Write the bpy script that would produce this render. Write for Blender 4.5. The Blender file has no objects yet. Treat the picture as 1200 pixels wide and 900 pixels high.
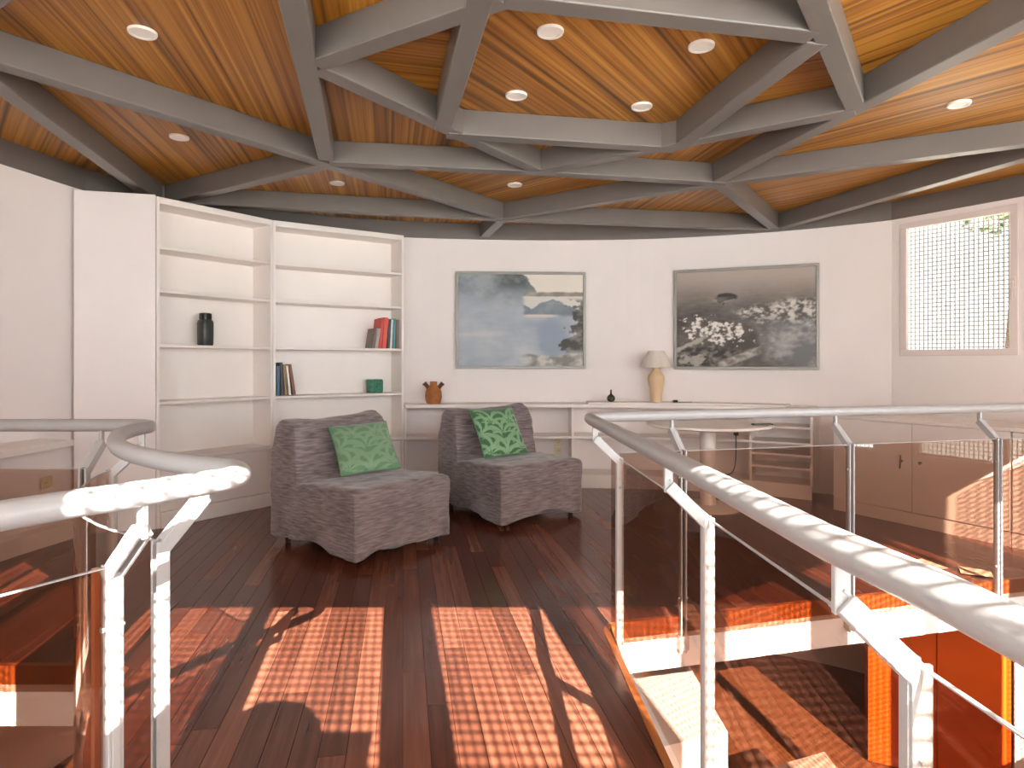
import bpy, bmesh, math, random
from mathutils import Vector, Matrix, noise
from mathutils import geometry as mgeo
random.seed(7)
S = bpy.context.scene
COL = S.collection
EYE = 1.27
F = 750.0          # focal length in pixels of a 1200 px wide frame
HZ = 425.0         # horizon row

# ---------------------------------------------------------------- camera
cam = bpy.data.cameras.new('camera'); cam_o = bpy.data.objects.new('camera', cam); COL.objects.link(cam_o)
cam.sensor_width = 36.0; cam.lens = 36.0 * F / 1200.0
cam.shift_y = -(450.0 - HZ) / 1200.0
cam_o.location = (0, 0, EYE); cam_o.rotation_euler = (math.pi / 2, 0, 0)
cam.clip_start = 0.02
S.camera = cam_o

# ---------------------------------------------------------------- sky, sun, exposure
w = bpy.data.worlds.new('World'); S.world = w; w.use_nodes = True
nt = w.node_tree; nt.nodes.clear()
out = nt.nodes.new('ShaderNodeOutputWorld'); bg = nt.nodes.new('ShaderNodeBackground')
bg.inputs[0].default_value = (0.97, 0.985, 1.0, 1); bg.inputs[1].default_value = 1.7
nt.links.new(bg.outputs[0], out.inputs[0])
sun = bpy.data.lights.new('sun_offscreen', 'SUN'); sun.energy = 58.0; sun.angle = math.radians(0.27); sun.color = (1.0, 0.93, 0.84)
sun_o = bpy.data.objects.new('sun_offscreen', sun); COL.objects.link(sun_o); sun_o.location = (0.8, -6, 6)
DAY = 13.5            # radiance of the sky seen in the tall windows behind the camera
SUN_DIR = Vector((-0.336, 1.76, -1.0)).normalized()
sun_o.rotation_euler = SUN_DIR.to_track_quat('-Z', 'Y').to_euler()
vs = S.view_settings
vs.view_transform = 'Standard'; vs.look = 'None'; vs.gamma = 1.0; vs.use_curve_mapping = False
vs.exposure = 0.24
try:
    S.cycles.max_bounces = 14; S.cycles.diffuse_bounces = 7; S.cycles.transparent_max_bounces = 24
    S.cycles.glossy_bounces = 4; S.cycles.sample_clamp_indirect = 12.0
    S.cycles.caustics_reflective = False; S.cycles.caustics_refractive = False
except Exception:
    pass

# ================================================================ materials
def srgb(r, g, b):
    f = lambda c: (c / 255) / 12.92 if c / 255 <= 0.04045 else ((c / 255 + 0.055) / 1.055) ** 2.4
    return (f(r), f(g), f(b), 1)

class NT:
    def __init__(s, name):
        s.m = bpy.data.materials.new(name); s.m.use_nodes = True
        s.t = s.m.node_tree; s.t.nodes.clear()
        s.out = s.t.nodes.new('ShaderNodeOutputMaterial')
    def n(s, typ, **kw):
        nd = s.t.nodes.new(typ)
        for k, v in kw.items():
            if k in ('operation', 'blend_type', 'data_type', 'attribute_name', 'noise_dimensions', 'interpolation', 'wave_type', 'bands_direction', 'attribute_type'):
                setattr(nd, k, v)
        return nd
    def l(s, a, b): s.t.links.new(a, b)

def mat(name, col, rough=0.6, metal=0.0, var=0.06, scale=6.0, bump=0.0, bscale=60.0, spec=0.5, emit=None):
    """plain painted / cast surface with slight procedural tone variation and fine relief"""
    k = NT(name)
    p = k.n('ShaderNodeBsdfPrincipled')
    tc = k.n('ShaderNodeTexCoord'); nz = k.n('ShaderNodeTexNoise'); nz.inputs['Scale'].default_value = scale; nz.inputs['Detail'].default_value = 4
    k.l(tc.outputs['Object'], nz.inputs['Vector'])
    rp = k.n('ShaderNodeValToRGB')
    a = [max(0, c * (1 - var)) for c in col[:3]] + [1]; b = [min(1, c * (1 + var)) for c in col[:3]] + [1]
    rp.color_ramp.elements[0].position = 0.3; rp.color_ramp.elements[1].position = 0.7
    rp.color_ramp.elements[0].color = a; rp.color_ramp.elements[1].color = b
    k.l(nz.outputs['Fac'], rp.inputs['Fac']); k.l(rp.outputs['Color'], p.inputs['Base Color'])
    p.inputs['Roughness'].default_value = rough; p.inputs['Metallic'].default_value = metal
    p.inputs['Specular IOR Level'].default_value = spec
    if bump:
        n2 = k.n('ShaderNodeTexNoise'); n2.inputs['Scale'].default_value = bscale; k.l(tc.outputs['Object'], n2.inputs['Vector'])
        bp = k.n('ShaderNodeBump'); bp.inputs['Strength'].default_value = bump; bp.inputs['Distance'].default_value = 0.01
        k.l(n2.outputs['Fac'], bp.inputs['Height']); k.l(bp.outputs['Normal'], p.inputs['Normal'])
    if emit:
        p.inputs['Emission Color'].default_value = emit[0]; p.inputs['Emission Strength'].default_value = emit[1]
    k.l(p.outputs['BSDF'], k.out.inputs['Surface'])
    return k.m

def mat_glass(name, tint, gloss=1.0):
    """thin pane: tinted straight transmission plus fresnel reflection (tint is for one face)"""
    k = NT(name)
    tr = k.n('ShaderNodeBsdfTransparent'); tr.inputs['Color'].default_value = (*tint, 1)
    gl = k.n('ShaderNodeBsdfGlossy'); gl.inputs['Roughness'].default_value = 0.01; gl.inputs['Color'].default_value = (1, 1, 1, 1)
    fr = k.n('ShaderNodeFresnel'); fr.inputs['IOR'].default_value = 1.5
    mu = k.n('ShaderNodeMath', operation='MULTIPLY'); mu.inputs[1].default_value = gloss
    mx = k.n('ShaderNodeMixShader')
    ge = k.n('ShaderNodeNewGeometry'); iv = k.n('ShaderNodeMath', operation='SUBTRACT'); iv.inputs[0].default_value = 1.0; k.l(ge.outputs['Backfacing'], iv.inputs[1])
    m2 = k.n('ShaderNodeMath', operation='MULTIPLY'); k.l(mu.outputs[0], m2.inputs[0]); k.l(iv.outputs[0], m2.inputs[1])
    k.l(fr.outputs[0], mu.inputs[0]); k.l(m2.outputs[0], mx.inputs[0]); k.l(tr.outputs[0], mx.inputs[1]); k.l(gl.outputs[0], mx.inputs[2])
    k.l(mx.outputs[0], k.out.inputs['Surface'])
    return k.m

def mat_plank(name, ang, c_dark, c_mid, c_light, rough=0.28):
    """wood boards: tone from the per-board 'rnd' attribute, grain stretched along the board"""
    k = NT(name)
    p = k.n('ShaderNodeBsdfPrincipled'); g = k.n('ShaderNodeNewGeometry')
    at = k.n('ShaderNodeAttribute', attribute_name='rnd')
    mp = k.n('ShaderNodeMapping'); mp.inputs['Rotation'].default_value = (0, 0, ang); mp.inputs['Scale'].default_value = (38, 1.6, 1)
    vr = k.n('ShaderNodeVectorRotate'); vr.inputs['Angle'].default_value = -ang
    k.l(g.outputs['Position'], vr.inputs['Vector'])
    mp2 = k.n('ShaderNodeMapping'); mp2.inputs['Scale'].default_value = (40, 1.8, 1)
    k.l(vr.outputs[0], mp2.inputs['Vector'])
    off = k.n('ShaderNodeVectorMath', operation='ADD'); k.l(mp2.outputs[0], off.inputs[0])
    cb = k.n('ShaderNodeCombineXYZ'); m1 = k.n('ShaderNodeMath', operation='MULTIPLY'); m1.inputs[1].default_value = 90
    k.l(at.outputs['Fac'], m1.inputs[0]); k.l(m1.outputs[0], cb.inputs[2]); k.l(cb.outputs[0], off.inputs[1])
    nz = k.n('ShaderNodeTexNoise'); nz.inputs['Scale'].default_value = 1.0; nz.inputs['Detail'].default_value = 5; nz.inputs['Roughness'].default_value = 0.6
    k.l(off.outputs[0], nz.inputs['Vector'])
    # 0.55*rnd + 0.45*grain
    a1 = k.n('ShaderNodeMath', operation='MULTIPLY'); a1.inputs[1].default_value = 0.42; k.l(at.outputs['Fac'], a1.inputs[0])
    a2 = k.n('ShaderNodeMath', operation='MULTIPLY_ADD'); a2.inputs[1].default_value = 0.58; k.l(nz.outputs['Fac'], a2.inputs[0]); k.l(a1.outputs[0], a2.inputs[2])
    rp = k.n('ShaderNodeValToRGB'); e = rp.color_ramp.elements
    e[0].position = 0.15; e[0].color = c_dark; e[1].position = 0.95; e[1].color = c_light
    m = e.new(0.52); m.color = c_mid
    k.l(a2.outputs[0], rp.inputs['Fac']); k.l(rp.outputs['Color'], p.inputs['Base Color'])
    p.inputs['Roughness'].default_value = rough; p.inputs['Specular IOR Level'].default_value = 0.45
    bp = k.n('ShaderNodeBump'); bp.inputs['Strength'].default_value = 0.02; bp.inputs['Distance'].default_value = 0.004
    k.l(nz.outputs['Fac'], bp.inputs['Height']); k.l(bp.outputs['Normal'], p.inputs['Normal'])
    k.l(p.outputs['BSDF'], k.out.inputs['Surface'])
    return k.m

def mat_veneer(name):
    """striped ceiling veneer; UV u runs across the grain, v along it (metres)"""
    k = NT(name)
    p = k.n('ShaderNodeBsdfPrincipled'); uv = k.n('ShaderNodeTexCoord')
    mp = k.n('ShaderNodeMapping'); mp.inputs['Scale'].default_value = (42, 0.3, 1); k.l(uv.outputs['UV'], mp.inputs['Vector'])
    nz = k.n('ShaderNodeTexNoise'); nz.inputs['Scale'].default_value = 1.0; nz.inputs['Detail'].default_value = 3.5; nz.inputs['Roughness'].default_value = 0.55
    k.l(mp.outputs[0], nz.inputs['Vector'])
    mp2 = k.n('ShaderNodeMapping'); mp2.inputs['Scale'].default_value = (9, 0.12, 1); k.l(uv.outputs['UV'], mp2.inputs['Vector'])
    n2 = k.n('ShaderNodeTexNoise'); n2.inputs['Scale'].default_value = 1.0; k.l(mp2.outputs[0], n2.inputs['Vector'])
    ad = k.n('ShaderNodeMath', operation='MULTIPLY_ADD'); ad.inputs[1].default_value = 0.4; k.l(n2.outputs['Fac'], ad.inputs[0])
    m0 = k.n('ShaderNodeMath', operation='MULTIPLY'); m0.inputs[1].default_value = 0.6; k.l(nz.outputs['Fac'], m0.inputs[0]); k.l(m0.outputs[0], ad.inputs[2])
    rp = k.n('ShaderNodeValToRGB'); e = rp.color_ramp.elements
    e[0].position = 0.36; e[0].color = srgb(90, 54, 10); e[1].position = 0.64; e[1].color = srgb(206, 150, 62)
    m = e.new(0.48); m.color = srgb(164, 106, 28)
    k.l(ad.outputs[0], rp.inputs['Fac']); k.l(rp.outputs['Color'], p.inputs['Base Color'])
    p.inputs['Roughness'].default_value = 0.42; p.inputs['Specular IOR Level'].default_value = 0.4
    k.l(p.outputs['BSDF'], k.out.inputs['Surface'])
    return k.m

def mat_fabric(name, c0, c1):
    """crinkled slipcover cloth: wrinkles run sideways"""
    k = NT(name)
    p = k.n('ShaderNodeBsdfPrincipled'); tc = k.n('ShaderNodeTexCoord')
    mp = k.n('ShaderNodeMapping'); mp.inputs['Scale'].default_value = (10, 10, 80); k.l(tc.outputs['Object'], mp.inputs['Vector'])
    nz = k.n('ShaderNodeTexNoise'); nz.inputs['Scale'].default_value = 1.0; nz.inputs['Detail'].default_value = 4; k.l(mp.outputs[0], nz.inputs['Vector'])
    n3 = k.n('ShaderNodeTexNoise'); n3.inputs['Scale'].default_value = 5.0; n3.inputs['Detail'].default_value = 3; k.l(tc.outputs['Object'], n3.inputs['Vector'])
    av = k.n('ShaderNodeMath', operation='MULTIPLY_ADD'); av.inputs[1].default_value = 0.35
    h = k.n('ShaderNodeMath', operation='MULTIPLY'); h.inputs[1].default_value = 0.65
    k.l(n3.outputs['Fac'], av.inputs[0]); k.l(nz.outputs['Fac'], h.inputs[0]); k.l(h.outputs[0], av.inputs[2])
    rp = k.n('ShaderNodeValToRGB'); e = rp.color_ramp.elements
    e[0].position = 0.36; e[0].color = c0; e[1].position = 0.64; e[1].color = c1
    k.l(av.outputs[0], rp.inputs['Fac']); k.l(rp.outputs['Color'], p.inputs['Base Color'])
    p.inputs['Roughness'].default_value = 0.75; p.inputs['Sheen Weight'].default_value = 0.35; p.inputs['Sheen Roughness'].default_value = 0.4
    bp = k.n('ShaderNodeBump'); bp.inputs['Strength'].default_value = 0.7; bp.inputs['Distance'].default_value = 0.012
    k.l(nz.outputs['Fac'], bp.inputs['Height']); k.l(bp.outputs['Normal'], p.inputs['Normal'])
    k.l(p.outputs['BSDF'], k.out.inputs['Surface'])
    return k.m

def mat_attr(name, rough=0.6, attr='col', sheen=0.0):
    """flat print: colour carried by the mesh"""
    k = NT(name)
    p = k.n('ShaderNodeBsdfPrincipled'); a = k.n('ShaderNodeAttribute', attribute_name=attr)
    k.l(a.outputs['Color'], p.inputs['Base Color']); p.inputs['Roughness'].default_value = rough
    p.inputs['Sheen Weight'].default_value = sheen
    k.l(p.outputs['BSDF'], k.out.inputs['Surface'])
    return k.m

PANG = math.atan2(0.17, 1.0)        # boards run along (-0.17, 1)
M = {}
M['wall'] = mat('wall_paint', srgb(238, 230, 227), 0.75, var=0.012, scale=3, bump=0.04, bscale=140)
M['panelpaint'] = mat('lacquered_board', srgb(238, 232, 230), 0.45, var=0.012, scale=4)
M['furn'] = mat('white_furniture', srgb(238, 231, 226), 0.4, var=0.015, scale=4)
M['steel'] = mat('beam_paint', srgb(108, 102, 97), 0.36, var=0.05, scale=4, bump=0.02)
M['dark'] = mat('dark_soffit', srgb(60, 48, 40), 0.8)
M['rail'] = mat('rail_paint', srgb(158, 156, 156), 0.35, var=0.03, scale=20, bump=0.03, bscale=120)
M['post'] = mat('post_paint', srgb(172, 170, 169), 0.38, var=0.04, scale=14)
M['bolt'] = mat('bolt_metal', srgb(215, 215, 215), 0.25, metal=0.7, var=0.02)
M['glass'] = mat_glass('bronze_glass', (0.775, 0.67, 0.61))
M['edge'] = mat('bronze_glass_edge', srgb(178, 112, 74), 0.3, var=0.05)
M['clear'] = mat_glass('clear_pane', (0.985, 0.99, 0.985), 0.8)
M['plank'] = mat_plank('floor_board', PANG, srgb(65, 34, 24), srgb(106, 61, 45), srgb(148, 97, 75), 0.22)
M['nosing'] = mat_plank('nosing_wood', PANG, srgb(124, 74, 34), srgb(164, 100, 50), srgb(192, 126, 68), 0.35)
M['lowfloor'] = mat_plank('lower_floor_wood', PANG, srgb(72, 40, 22), srgb(108, 62, 36), srgb(140, 88, 54), 0.4)
M['veneer'] = mat_veneer('ceiling_veneer')
M['fabric'] = mat_fabric('crinkled_fabric', srgb(98, 87, 89), srgb(152, 141, 142))
M['leg'] = mat('dark_leg', srgb(26, 22, 20), 0.5)
M['cushion'] = mat_attr('palm_print_velvet', 0.6, sheen=0.4)
M['cushpipe'] = mat('cushion_edge', srgb(96, 150, 108), 0.7)
M['print'] = mat_attr('paper_print', 0.55)
M['frame'] = mat('picture_frame', srgb(136, 132, 126), 0.4, metal=0.3)
M['winframe'] = mat('window_frame_paint', srgb(228, 216, 211), 0.4, var=0.015)
M['grid'] = mat('grille_paint', srgb(190, 186, 178), 0.6)
M['terracotta'] = mat('terracotta', srgb(176, 110, 58), 0.7, var=0.18, scale=30, bump=0.25, bscale=60)
M['brown'] = mat('dark_brown_clay', srgb(92, 58, 38), 0.6)
M['cream'] = mat('cream_ceramic', srgb(226, 196, 156), 0.5, var=0.05)
M['shade'] = mat('linen_shade', srgb(222, 214, 202), 0.85, var=0.05, scale=60)
M['brass'] = mat('brass', srgb(196, 160, 96), 0.3, metal=0.8)
M['black'] = mat('black_plastic', srgb(22, 22, 22), 0.45)
M['charcoal'] = mat('charcoal_glaze', srgb(52, 56, 55), 0.35, var=0.1)
M['olive'] = mat('dark_green_glaze', srgb(58, 66, 50), 0.25)
M['greenbox'] = mat('green_box', srgb(52, 124, 96), 0.5, var=0.35, scale=40)
M['socket'] = mat('socket_plastic', srgb(226, 212, 176), 0.35)
M['hole'] = mat('socket_hole', srgb(70, 60, 50), 0.6)
M['lens'] = mat('downlight_lens', srgb(250, 246, 238), 0.4)
M['orange'] = mat('orange_lacquer', srgb(190, 72, 8), 0.35, var=0.05, scale=3)
M['stonestep'] = mat('pale_stone', srgb(232, 224, 212), 0.5, var=0.05, scale=8)
M['tanstep'] = mat('tan_stone', srgb(176, 150, 132), 0.5, var=0.06, scale=8)
M['concrete'] = mat('outdoor_paving', srgb(205, 200, 190), 0.9, var=0.08, scale=1)
M['leaf'] = mat('leaf', srgb(84, 110, 62), 0.6, var=0.3, scale=3)
M['bark'] = mat('bark', srgb(96, 78, 62), 0.9)
M['paper'] = mat('page_edges', srgb(232, 224, 208), 0.8)
_bk = {}
def book_mat(rgb):
    if rgb not in _bk: _bk[rgb] = mat('book_cover', srgb(*rgb), 0.45, var=0.12, scale=20)
    return _bk[rgb]

# ================================================================ mesh helpers
class MB:
    def __init__(s): s.v = []; s.f = []
    def add(s, vs, fs):
        b = len(s.v); s.v += [tuple(v) for v in vs]; s.f += [tuple(i + b for i in f) for f in fs]; return s
    def box(s, x0, y0, z0, x1, y1, z1, mtx=None):
        vs = [Vector((x, y, z)) for z in (z0, z1) for y in (y0, y1) for x in (x0, x1)]
        if mtx is not None: vs = [mtx @ v for v in vs]
        return s.add(vs, [(0, 2, 3, 1), (4, 5, 7, 6), (0, 1, 5, 4), (2, 6, 7, 3), (0, 4, 6, 2), (1, 3, 7, 5)])
    def bar(s, a, b, wd, ht, up=(0, 0, 1)):
        """box along a->b, wd across, ht along up"""
        a = Vector(a); b = Vector(b); d = (b - a).normalized(); up = Vector(up)
        side = d.cross(up)
        if side.length < 1e-6: side = Vector((1, 0, 0))
        side.normalize(); u = side.cross(d).normalized()
        vs = []
        for p in (a, b):
            for sx, sz in ((-1, -1), (1, -1), (1, 1), (-1, 1)): vs.append(p + side * (sx * wd / 2) + u * (sz * ht / 2))
        return s.add(vs, [(3, 2, 1, 0), (4, 5, 6, 7), (0, 1, 5, 4), (1, 2, 6, 5), (2, 3, 7, 6), (3, 0, 4, 7)])
    def prism(s, poly, z0, z1):
        n = len(poly)
        vs = [(p[0], p[1], z0) for p in poly] + [(p[0], p[1], z1) for p in poly]
        fs = [tuple(range(n - 1, -1, -1)), tuple(range(n, 2 * n))] + [(i, (i + 1) % n, n + (i + 1) % n, n + i) for i in range(n)]
        return s.add(vs, fs)
    def lathe(s, prof, c=(0, 0, 0), n=28, close=True):
        vs = []; fs = []
        for r, z in prof:
            for i in range(n):
                a = 2 * math.pi * i / n; vs.append((c[0] + r * math.cos(a), c[1] + r * math.sin(a), c[2] + z))
        for j in range(len(prof) - 1):
            for i in range(n):
                fs.append((j * n + i, j * n + (i + 1) % n, (j + 1) * n + (i + 1) % n, (j + 1) * n + i))
        if close:
            fs.append(tuple(range(n - 1, -1, -1))); b = (len(prof) - 1) * n; fs.append(tuple(range(b, b + n)))
        return s.add(vs, fs)
    def tube(s, pts, r, n=14, cap=True):
        pts = [Vector(p) for p in pts]; vs = []; fs = []; m = len(pts)
        prev = None
        for i, p in enumerate(pts):
            t = (pts[min(i + 1, m - 1)] - pts[max(i - 1, 0)]).normalized()
            if prev is None:
                a = Vector((0, 0, 1)) if abs(t.z) < 0.9 else Vector((1, 0, 0))
                u = t.cross(a).normalized()
            else:
                u = (prev - t * prev.dot(t)).normalized()
            prev = u; v = t.cross(u)
            rr = r[i] if isinstance(r, (list, tuple)) else r
            for k in range(n):
                an = 2 * math.pi * k / n; vs.append(p + u * (rr * math.cos(an)) + v * (rr * math.sin(an)))
        for i in range(m - 1):
            for k in range(n): fs.append((i * n + k, i * n + (k + 1) % n, (i + 1) * n + (k + 1) % n, (i + 1) * n + k))
        if cap: fs.append(tuple(range(n - 1, -1, -1))); fs.append(tuple(range((m - 1) * n, m * n)))
        return s.add(vs, fs)
    def ribbon(s, front, back, z0, z1):
        """solid between two plan polylines of equal count"""
        n = len(front); vs = []
        for p in front: vs += [(p[0], p[1], z0), (p[0], p[1], z1)]
        for p in back: vs += [(p[0], p[1], z0), (p[0], p[1], z1)]
        B = 2 * n; fs = []
        for i in range(n - 1):
            a, b = 2 * i, 2 * i + 2
            fs += [(a, b, b + 1, a + 1), (B + b, B + a, B + a + 1, B + b + 1), (a + 1, b + 1, B + b + 1, B + a + 1), (b, a, B + a, B + b)]
        fs += [(0, 1, B + 1, B), (2 * n - 2, B + 2 * n - 2, B + 2 * n - 1, 2 * n - 1)]
        return s.add(vs, fs)
    def build(s, name, m, parent=None, smooth=False, bevel=0.0, seg=2):
        me = bpy.data.meshes.new(name); me.from_pydata(s.v, [], s.f); me.update()
        bm = bmesh.new(); bm.from_mesh(me); bmesh.ops.recalc_face_normals(bm, faces=bm.faces); bm.to_mesh(me); bm.free()
        o = bpy.data.objects.new(name, me); COL.objects.link(o); me.materials.append(M[m] if isinstance(m, str) else m)
        if parent is not None: o.parent = parent
        if smooth: shade(me)
        if bevel:
            b = o.modifiers.new('bevel', 'BEVEL'); b.width = bevel; b.segments = seg; b.limit_method = 'ANGLE'; b.angle_limit = math.radians(40)
        return o
def shade(me, ang=38):
    for p in me.polygons: p.use_smooth = True
    try: me.set_sharp_from_angle(angle=math.radians(ang))
    except Exception: pass
def tag(o, label=None, cat=None, group=None, kind=None):
    if label: o['label'] = label
    if cat: o['category'] = cat
    if group: o['group'] = group
    if kind: o['kind'] = kind
    return o
def thing(name, label, cat, loc=(0, 0, 0), rz=0.0, group=None):
    o = bpy.data.objects.new(name, None); COL.objects.link(o); o.location = loc; o.rotation_euler = (0, 0, rz); o.empty_display_size = 0.1
    return tag(o, label, cat, group)
def smooth_path(pts, k=6):
    pts = [Vector(p) for p in pts]; r = []
    for i in range(len(pts) - 1):
        p0 = pts[max(i - 1, 0)]; p1 = pts[i]; p2 = pts[i + 1]; p3 = pts[min(i + 2, len(pts) - 1)]
        for j in range(k):
            t = j / k
            r.append(0.5 * ((2 * p1) + (p2 - p0) * t + (2 * p0 - 5 * p1 + 4 * p2 - p3) * t * t + (3 * p1 - p0 - 3 * p2 + p3) * t ** 3))
    r.append(pts[-1]); return r
def offset(path, d):
    """plan polyline moved d to its left"""
    r = []
    for i, p in enumerate(path):
        t = (Vector(path[min(i + 1, len(path) - 1)][:2]) - Vector(path[max(i - 1, 0)][:2])).normalized()
        r.append(Vector((p[0] - t.y * d, p[1] + t.x * d)))
    return r
def at(px, py, z):
    """where the sight line through a pixel of the photograph meets the level z"""
    Y = F * (EYE - z) / (py - HZ); return Vector(((px - 600) / F * Y, Y, z))

# ================================================================ plan of the round room
ZW = 2.58            # wall head
ZL = -1.65           # lower level
back_ctrl = [(-3.20, 5.00), (-3.0, 5.45), (-2.45, 6.1), (-1.75, 6.5), (-1.08, 6.70), (-0.2, 6.82), (0.64, 6.85), (1.5, 6.77), (2.36, 6.52), (2.95, 6.25), (3.49, 5.88)]
back = [Vector(p) for p in smooth_path([Vector((*p, 0)) for p in back_ctrl], 6)]
LEFT = [(-3.42, 3.4), (-3.37, 4.22), (-3.26, 4.89), (-3.20, 5.00)]
RIGHT_WIN = [(3.49, 5.88), (4.03, 5.04)]
RIGHT = [(4.03, 5.04), (4.5, 3.7), (4.45, 2.0)]
RR = [(4.45, 2.0), (3.6, 0.25), (1.75, -1.03)]
REAR = [(1.75, -1.03), (-1.2, -1.03)]
RL = [(-1.2, -1.03), (-2.9, 0.25), (-3.5, 2.0), (-3.42, 3.4)]

def wall_piece(mb, p0, p1, z0, z1, th=0.14, holes=()):
    """wall between two plan points, inner face on the line p0->p1, room on the right hand; holes (s0,s1,z0,z1)"""
    p0 = Vector((p0[0], p0[1], 0)); p1 = Vector((p1[0], p1[1], 0)); d = (p1 - p0); L = d.length; d.normalize()
    nrm = Vector((-d.y, d.x, 0))
    X = Matrix(((d.x, nrm.x, 0, p0.x), (d.y, nrm.y, 0, p0.y), (0, 0, 1, 0), (0, 0, 0, 1)))
    s = 0.0
    for (a, b, c, e) in sorted(holes):
        if a > s: mb.box(s, 0, z0, a, th, z1, X)
        mb.box(a, 0, z0, b, th, c, X); mb.box(a, 0, e, b, th, z1, X); s = b
    if s < L: mb.box(s, 0, z0, L, th, z1, X)
    return X

wi = [0]
def window(X, s0, s1, z0, z1, name=None, flush=0.0, fr=0.045, handle=False, pitch=0.036, bar=0.0075):
    wi[0] += 1
    root = bpy.data.objects.new('window_%d' % wi[0], None); COL.objects.link(root)
    root.matrix_world = X @ Matrix.Translation((s0, 0, z0)); root['kind'] = 'structure'
    W = s1 - s0; H = z1 - z0; f = fr
    m = MB(); y0, y1 = flush, flush + 0.05
    m.box(0, y0, 0, W, y1, f).box(0, y0, H - f, W, y1, H).box(0, y0, f, f, y1, H - f).box(W - f, y0, f, W, y1, H - f)
    m.build('window_frame', 'winframe', root, bevel=0.004)
    MB().box(f, y0 + 0.02, f, W - f, y0 + 0.026, H - f).build('window_pane', 'clear', root)
    g = MB(); yg = flush + 0.13
    n = int(round(W / pitch)); k = int(round(H / pitch))
    for i in range(n + 1): x = W * i / n; g.box(x - bar / 2, yg, 0, x + bar / 2, yg + 0.006, H)
    for j in range(k + 1): z = H * j / k; g.box(0, yg + 0.006, z - bar / 2, W, yg + 0.012, z + bar / 2)
    go = g.build('outside_grille', 'grid', root); go['kind'] = 'stuff'
    if handle:
        hm = MB(); hm.box(W - f * 0.8, y0 - 0.012, H * 0.44, W - f * 0.25, y0, H * 0.52); hm.bar((W - f * 0.5, y0 - 0.03, H * 0.49), (W - f * 0.5, y0 - 0.03, H * 0.36), 0.014, 0.014); hm.bar((W - f * 0.5, y0 - 0.03, H * 0.48), (W - f * 0.5, y0, H * 0.48), 0.012, 0.012)
        hm.build('window_handle', 'winframe', root, bevel=0.003)
    return root
dl = [0]
def daylight(X, s0, s1, z0, z1):
    """sky light entering through one window opening"""
    dl[0] += 1; nm = 'window_rear_%d_offscreen' % dl[0]
    L = bpy.data.lights.new(nm, 'AREA'); L.shape = 'RECTANGLE'; L.size = s1 - s0; L.size_y = z1 - z0
    L.energy = DAY * math.pi * (s1 - s0) * (z1 - z0); L.color = (0.90, 0.962, 1.0)
    o = bpy.data.objects.new(nm, L); COL.objects.link(o)
    o.matrix_world = X @ Matrix.Translation(((s0 + s1) / 2, 0.20, (z0 + z1) / 2)) @ Matrix.Rotation(math.radians(-90), 4, 'X')

# orientation: walk the outline so that the room lies on the right hand: left -> back -> right -> rear
mb = MB()
for i in range(len(LEFT) - 1): wall_piece(mb, LEFT[i], LEFT[i + 1], ZL, ZW)
tag(mb.build('wall_left', 'wall'), kind='structure', label='plain white curved wall beside the bookcases')
mb = MB()
for i in range(len(back) - 1): wall_piece(mb, back[i], back[i + 1], ZL, ZW)
tag(mb.build('wall_back', 'wall', smooth=True), kind='structure', label='white curved wall with two framed pictures')
mb = MB()
Xw = wall_piece(mb, RIGHT_WIN[0], RIGHT_WIN[1], ZL, ZW, holes=[(0.075, 0.965, 1.33, 2.53)])
wall_piece(mb, RIGHT[0], RIGHT[1], ZL, ZW)
added_side_holes = [(0.12, 0.73, 0.45, 2.545), (0.79, 1.40, 0.45, 2.545)]  # unseen window pair, added to brighten the left wall
Xs = wall_piece(mb, RIGHT[1], RIGHT[2], ZL, ZW, holes=added_side_holes)
tag(mb.build('wall_right', 'wall'), kind='structure', label='white wall with a grilled window above white cabinets')
window(Xw, 0.075, 0.965, 1.33, 2.53, flush=-0.012, fr=0.055, handle=True, bar=0.0088)
SILL, HEAD = 0.45, 2.545
def win_row(L, first, wide=0.61, mull=0.06, pier=0.205):
    r = []; s = first; k = 0
    while s + wide < L - 0.08:
        r.append((s, s + wide, SILL, HEAD)); s += wide + (mull if k % 2 == 0 else pier); k += 1
    return r
mb = MB(); rows = [(Xs, h) for h in added_side_holes]
for (a, b) in ((RR[0], RR[1]), (RR[1], RR[2])):
    L = (Vector(b) - Vector(a)).length; hs = win_row(L, 0.04); X = wall_piece(mb, a, b, ZL, ZW, holes=hs); rows += [(X, h) for h in hs]
hs = [(1.75 - x1, 1.75 - x0, SILL, HEAD) for x0, x1 in ((-1.09, -0.48), (-0.42, 0.195), (0.40, 1.01), (1.07, 1.68))]
X = wall_piece(mb, REAR[0], REAR[1], ZL, ZW, holes=hs); rows += [(X, h) for h in hs]
for i in range(len(RL) - 1):
    a, b = RL[i], RL[i + 1]; L = (Vector(b) - Vector(a)).length
    hs = win_row(L, 0.10) if i < 1 else []
    X = wall_piece(mb, a, b, ZL, ZW, holes=hs); rows += [(X, h) for h in hs]
tag(mb.build('wall_rear', 'wall'), kind='structure', label='white wall of tall grilled windows facing the bookcases')
for X, h in rows:
    window(X, *h, flush=0.03, fr=0.02)
    if X is not Xs: daylight(X, *h)      # only the windows whose sun patches the photograph shows
# built-out white panel between the left wall and the bookcases
mb = MB().prism([(-3.245, 4.74), (-2.715, 4.875), (-2.95, 5.03), (-3.16, 5.0)], 0, 2.55)
tag(mb.build('wall_return', 'panelpaint'), kind='structure', label='plain white upright panel closing the bookcase end')

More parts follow.
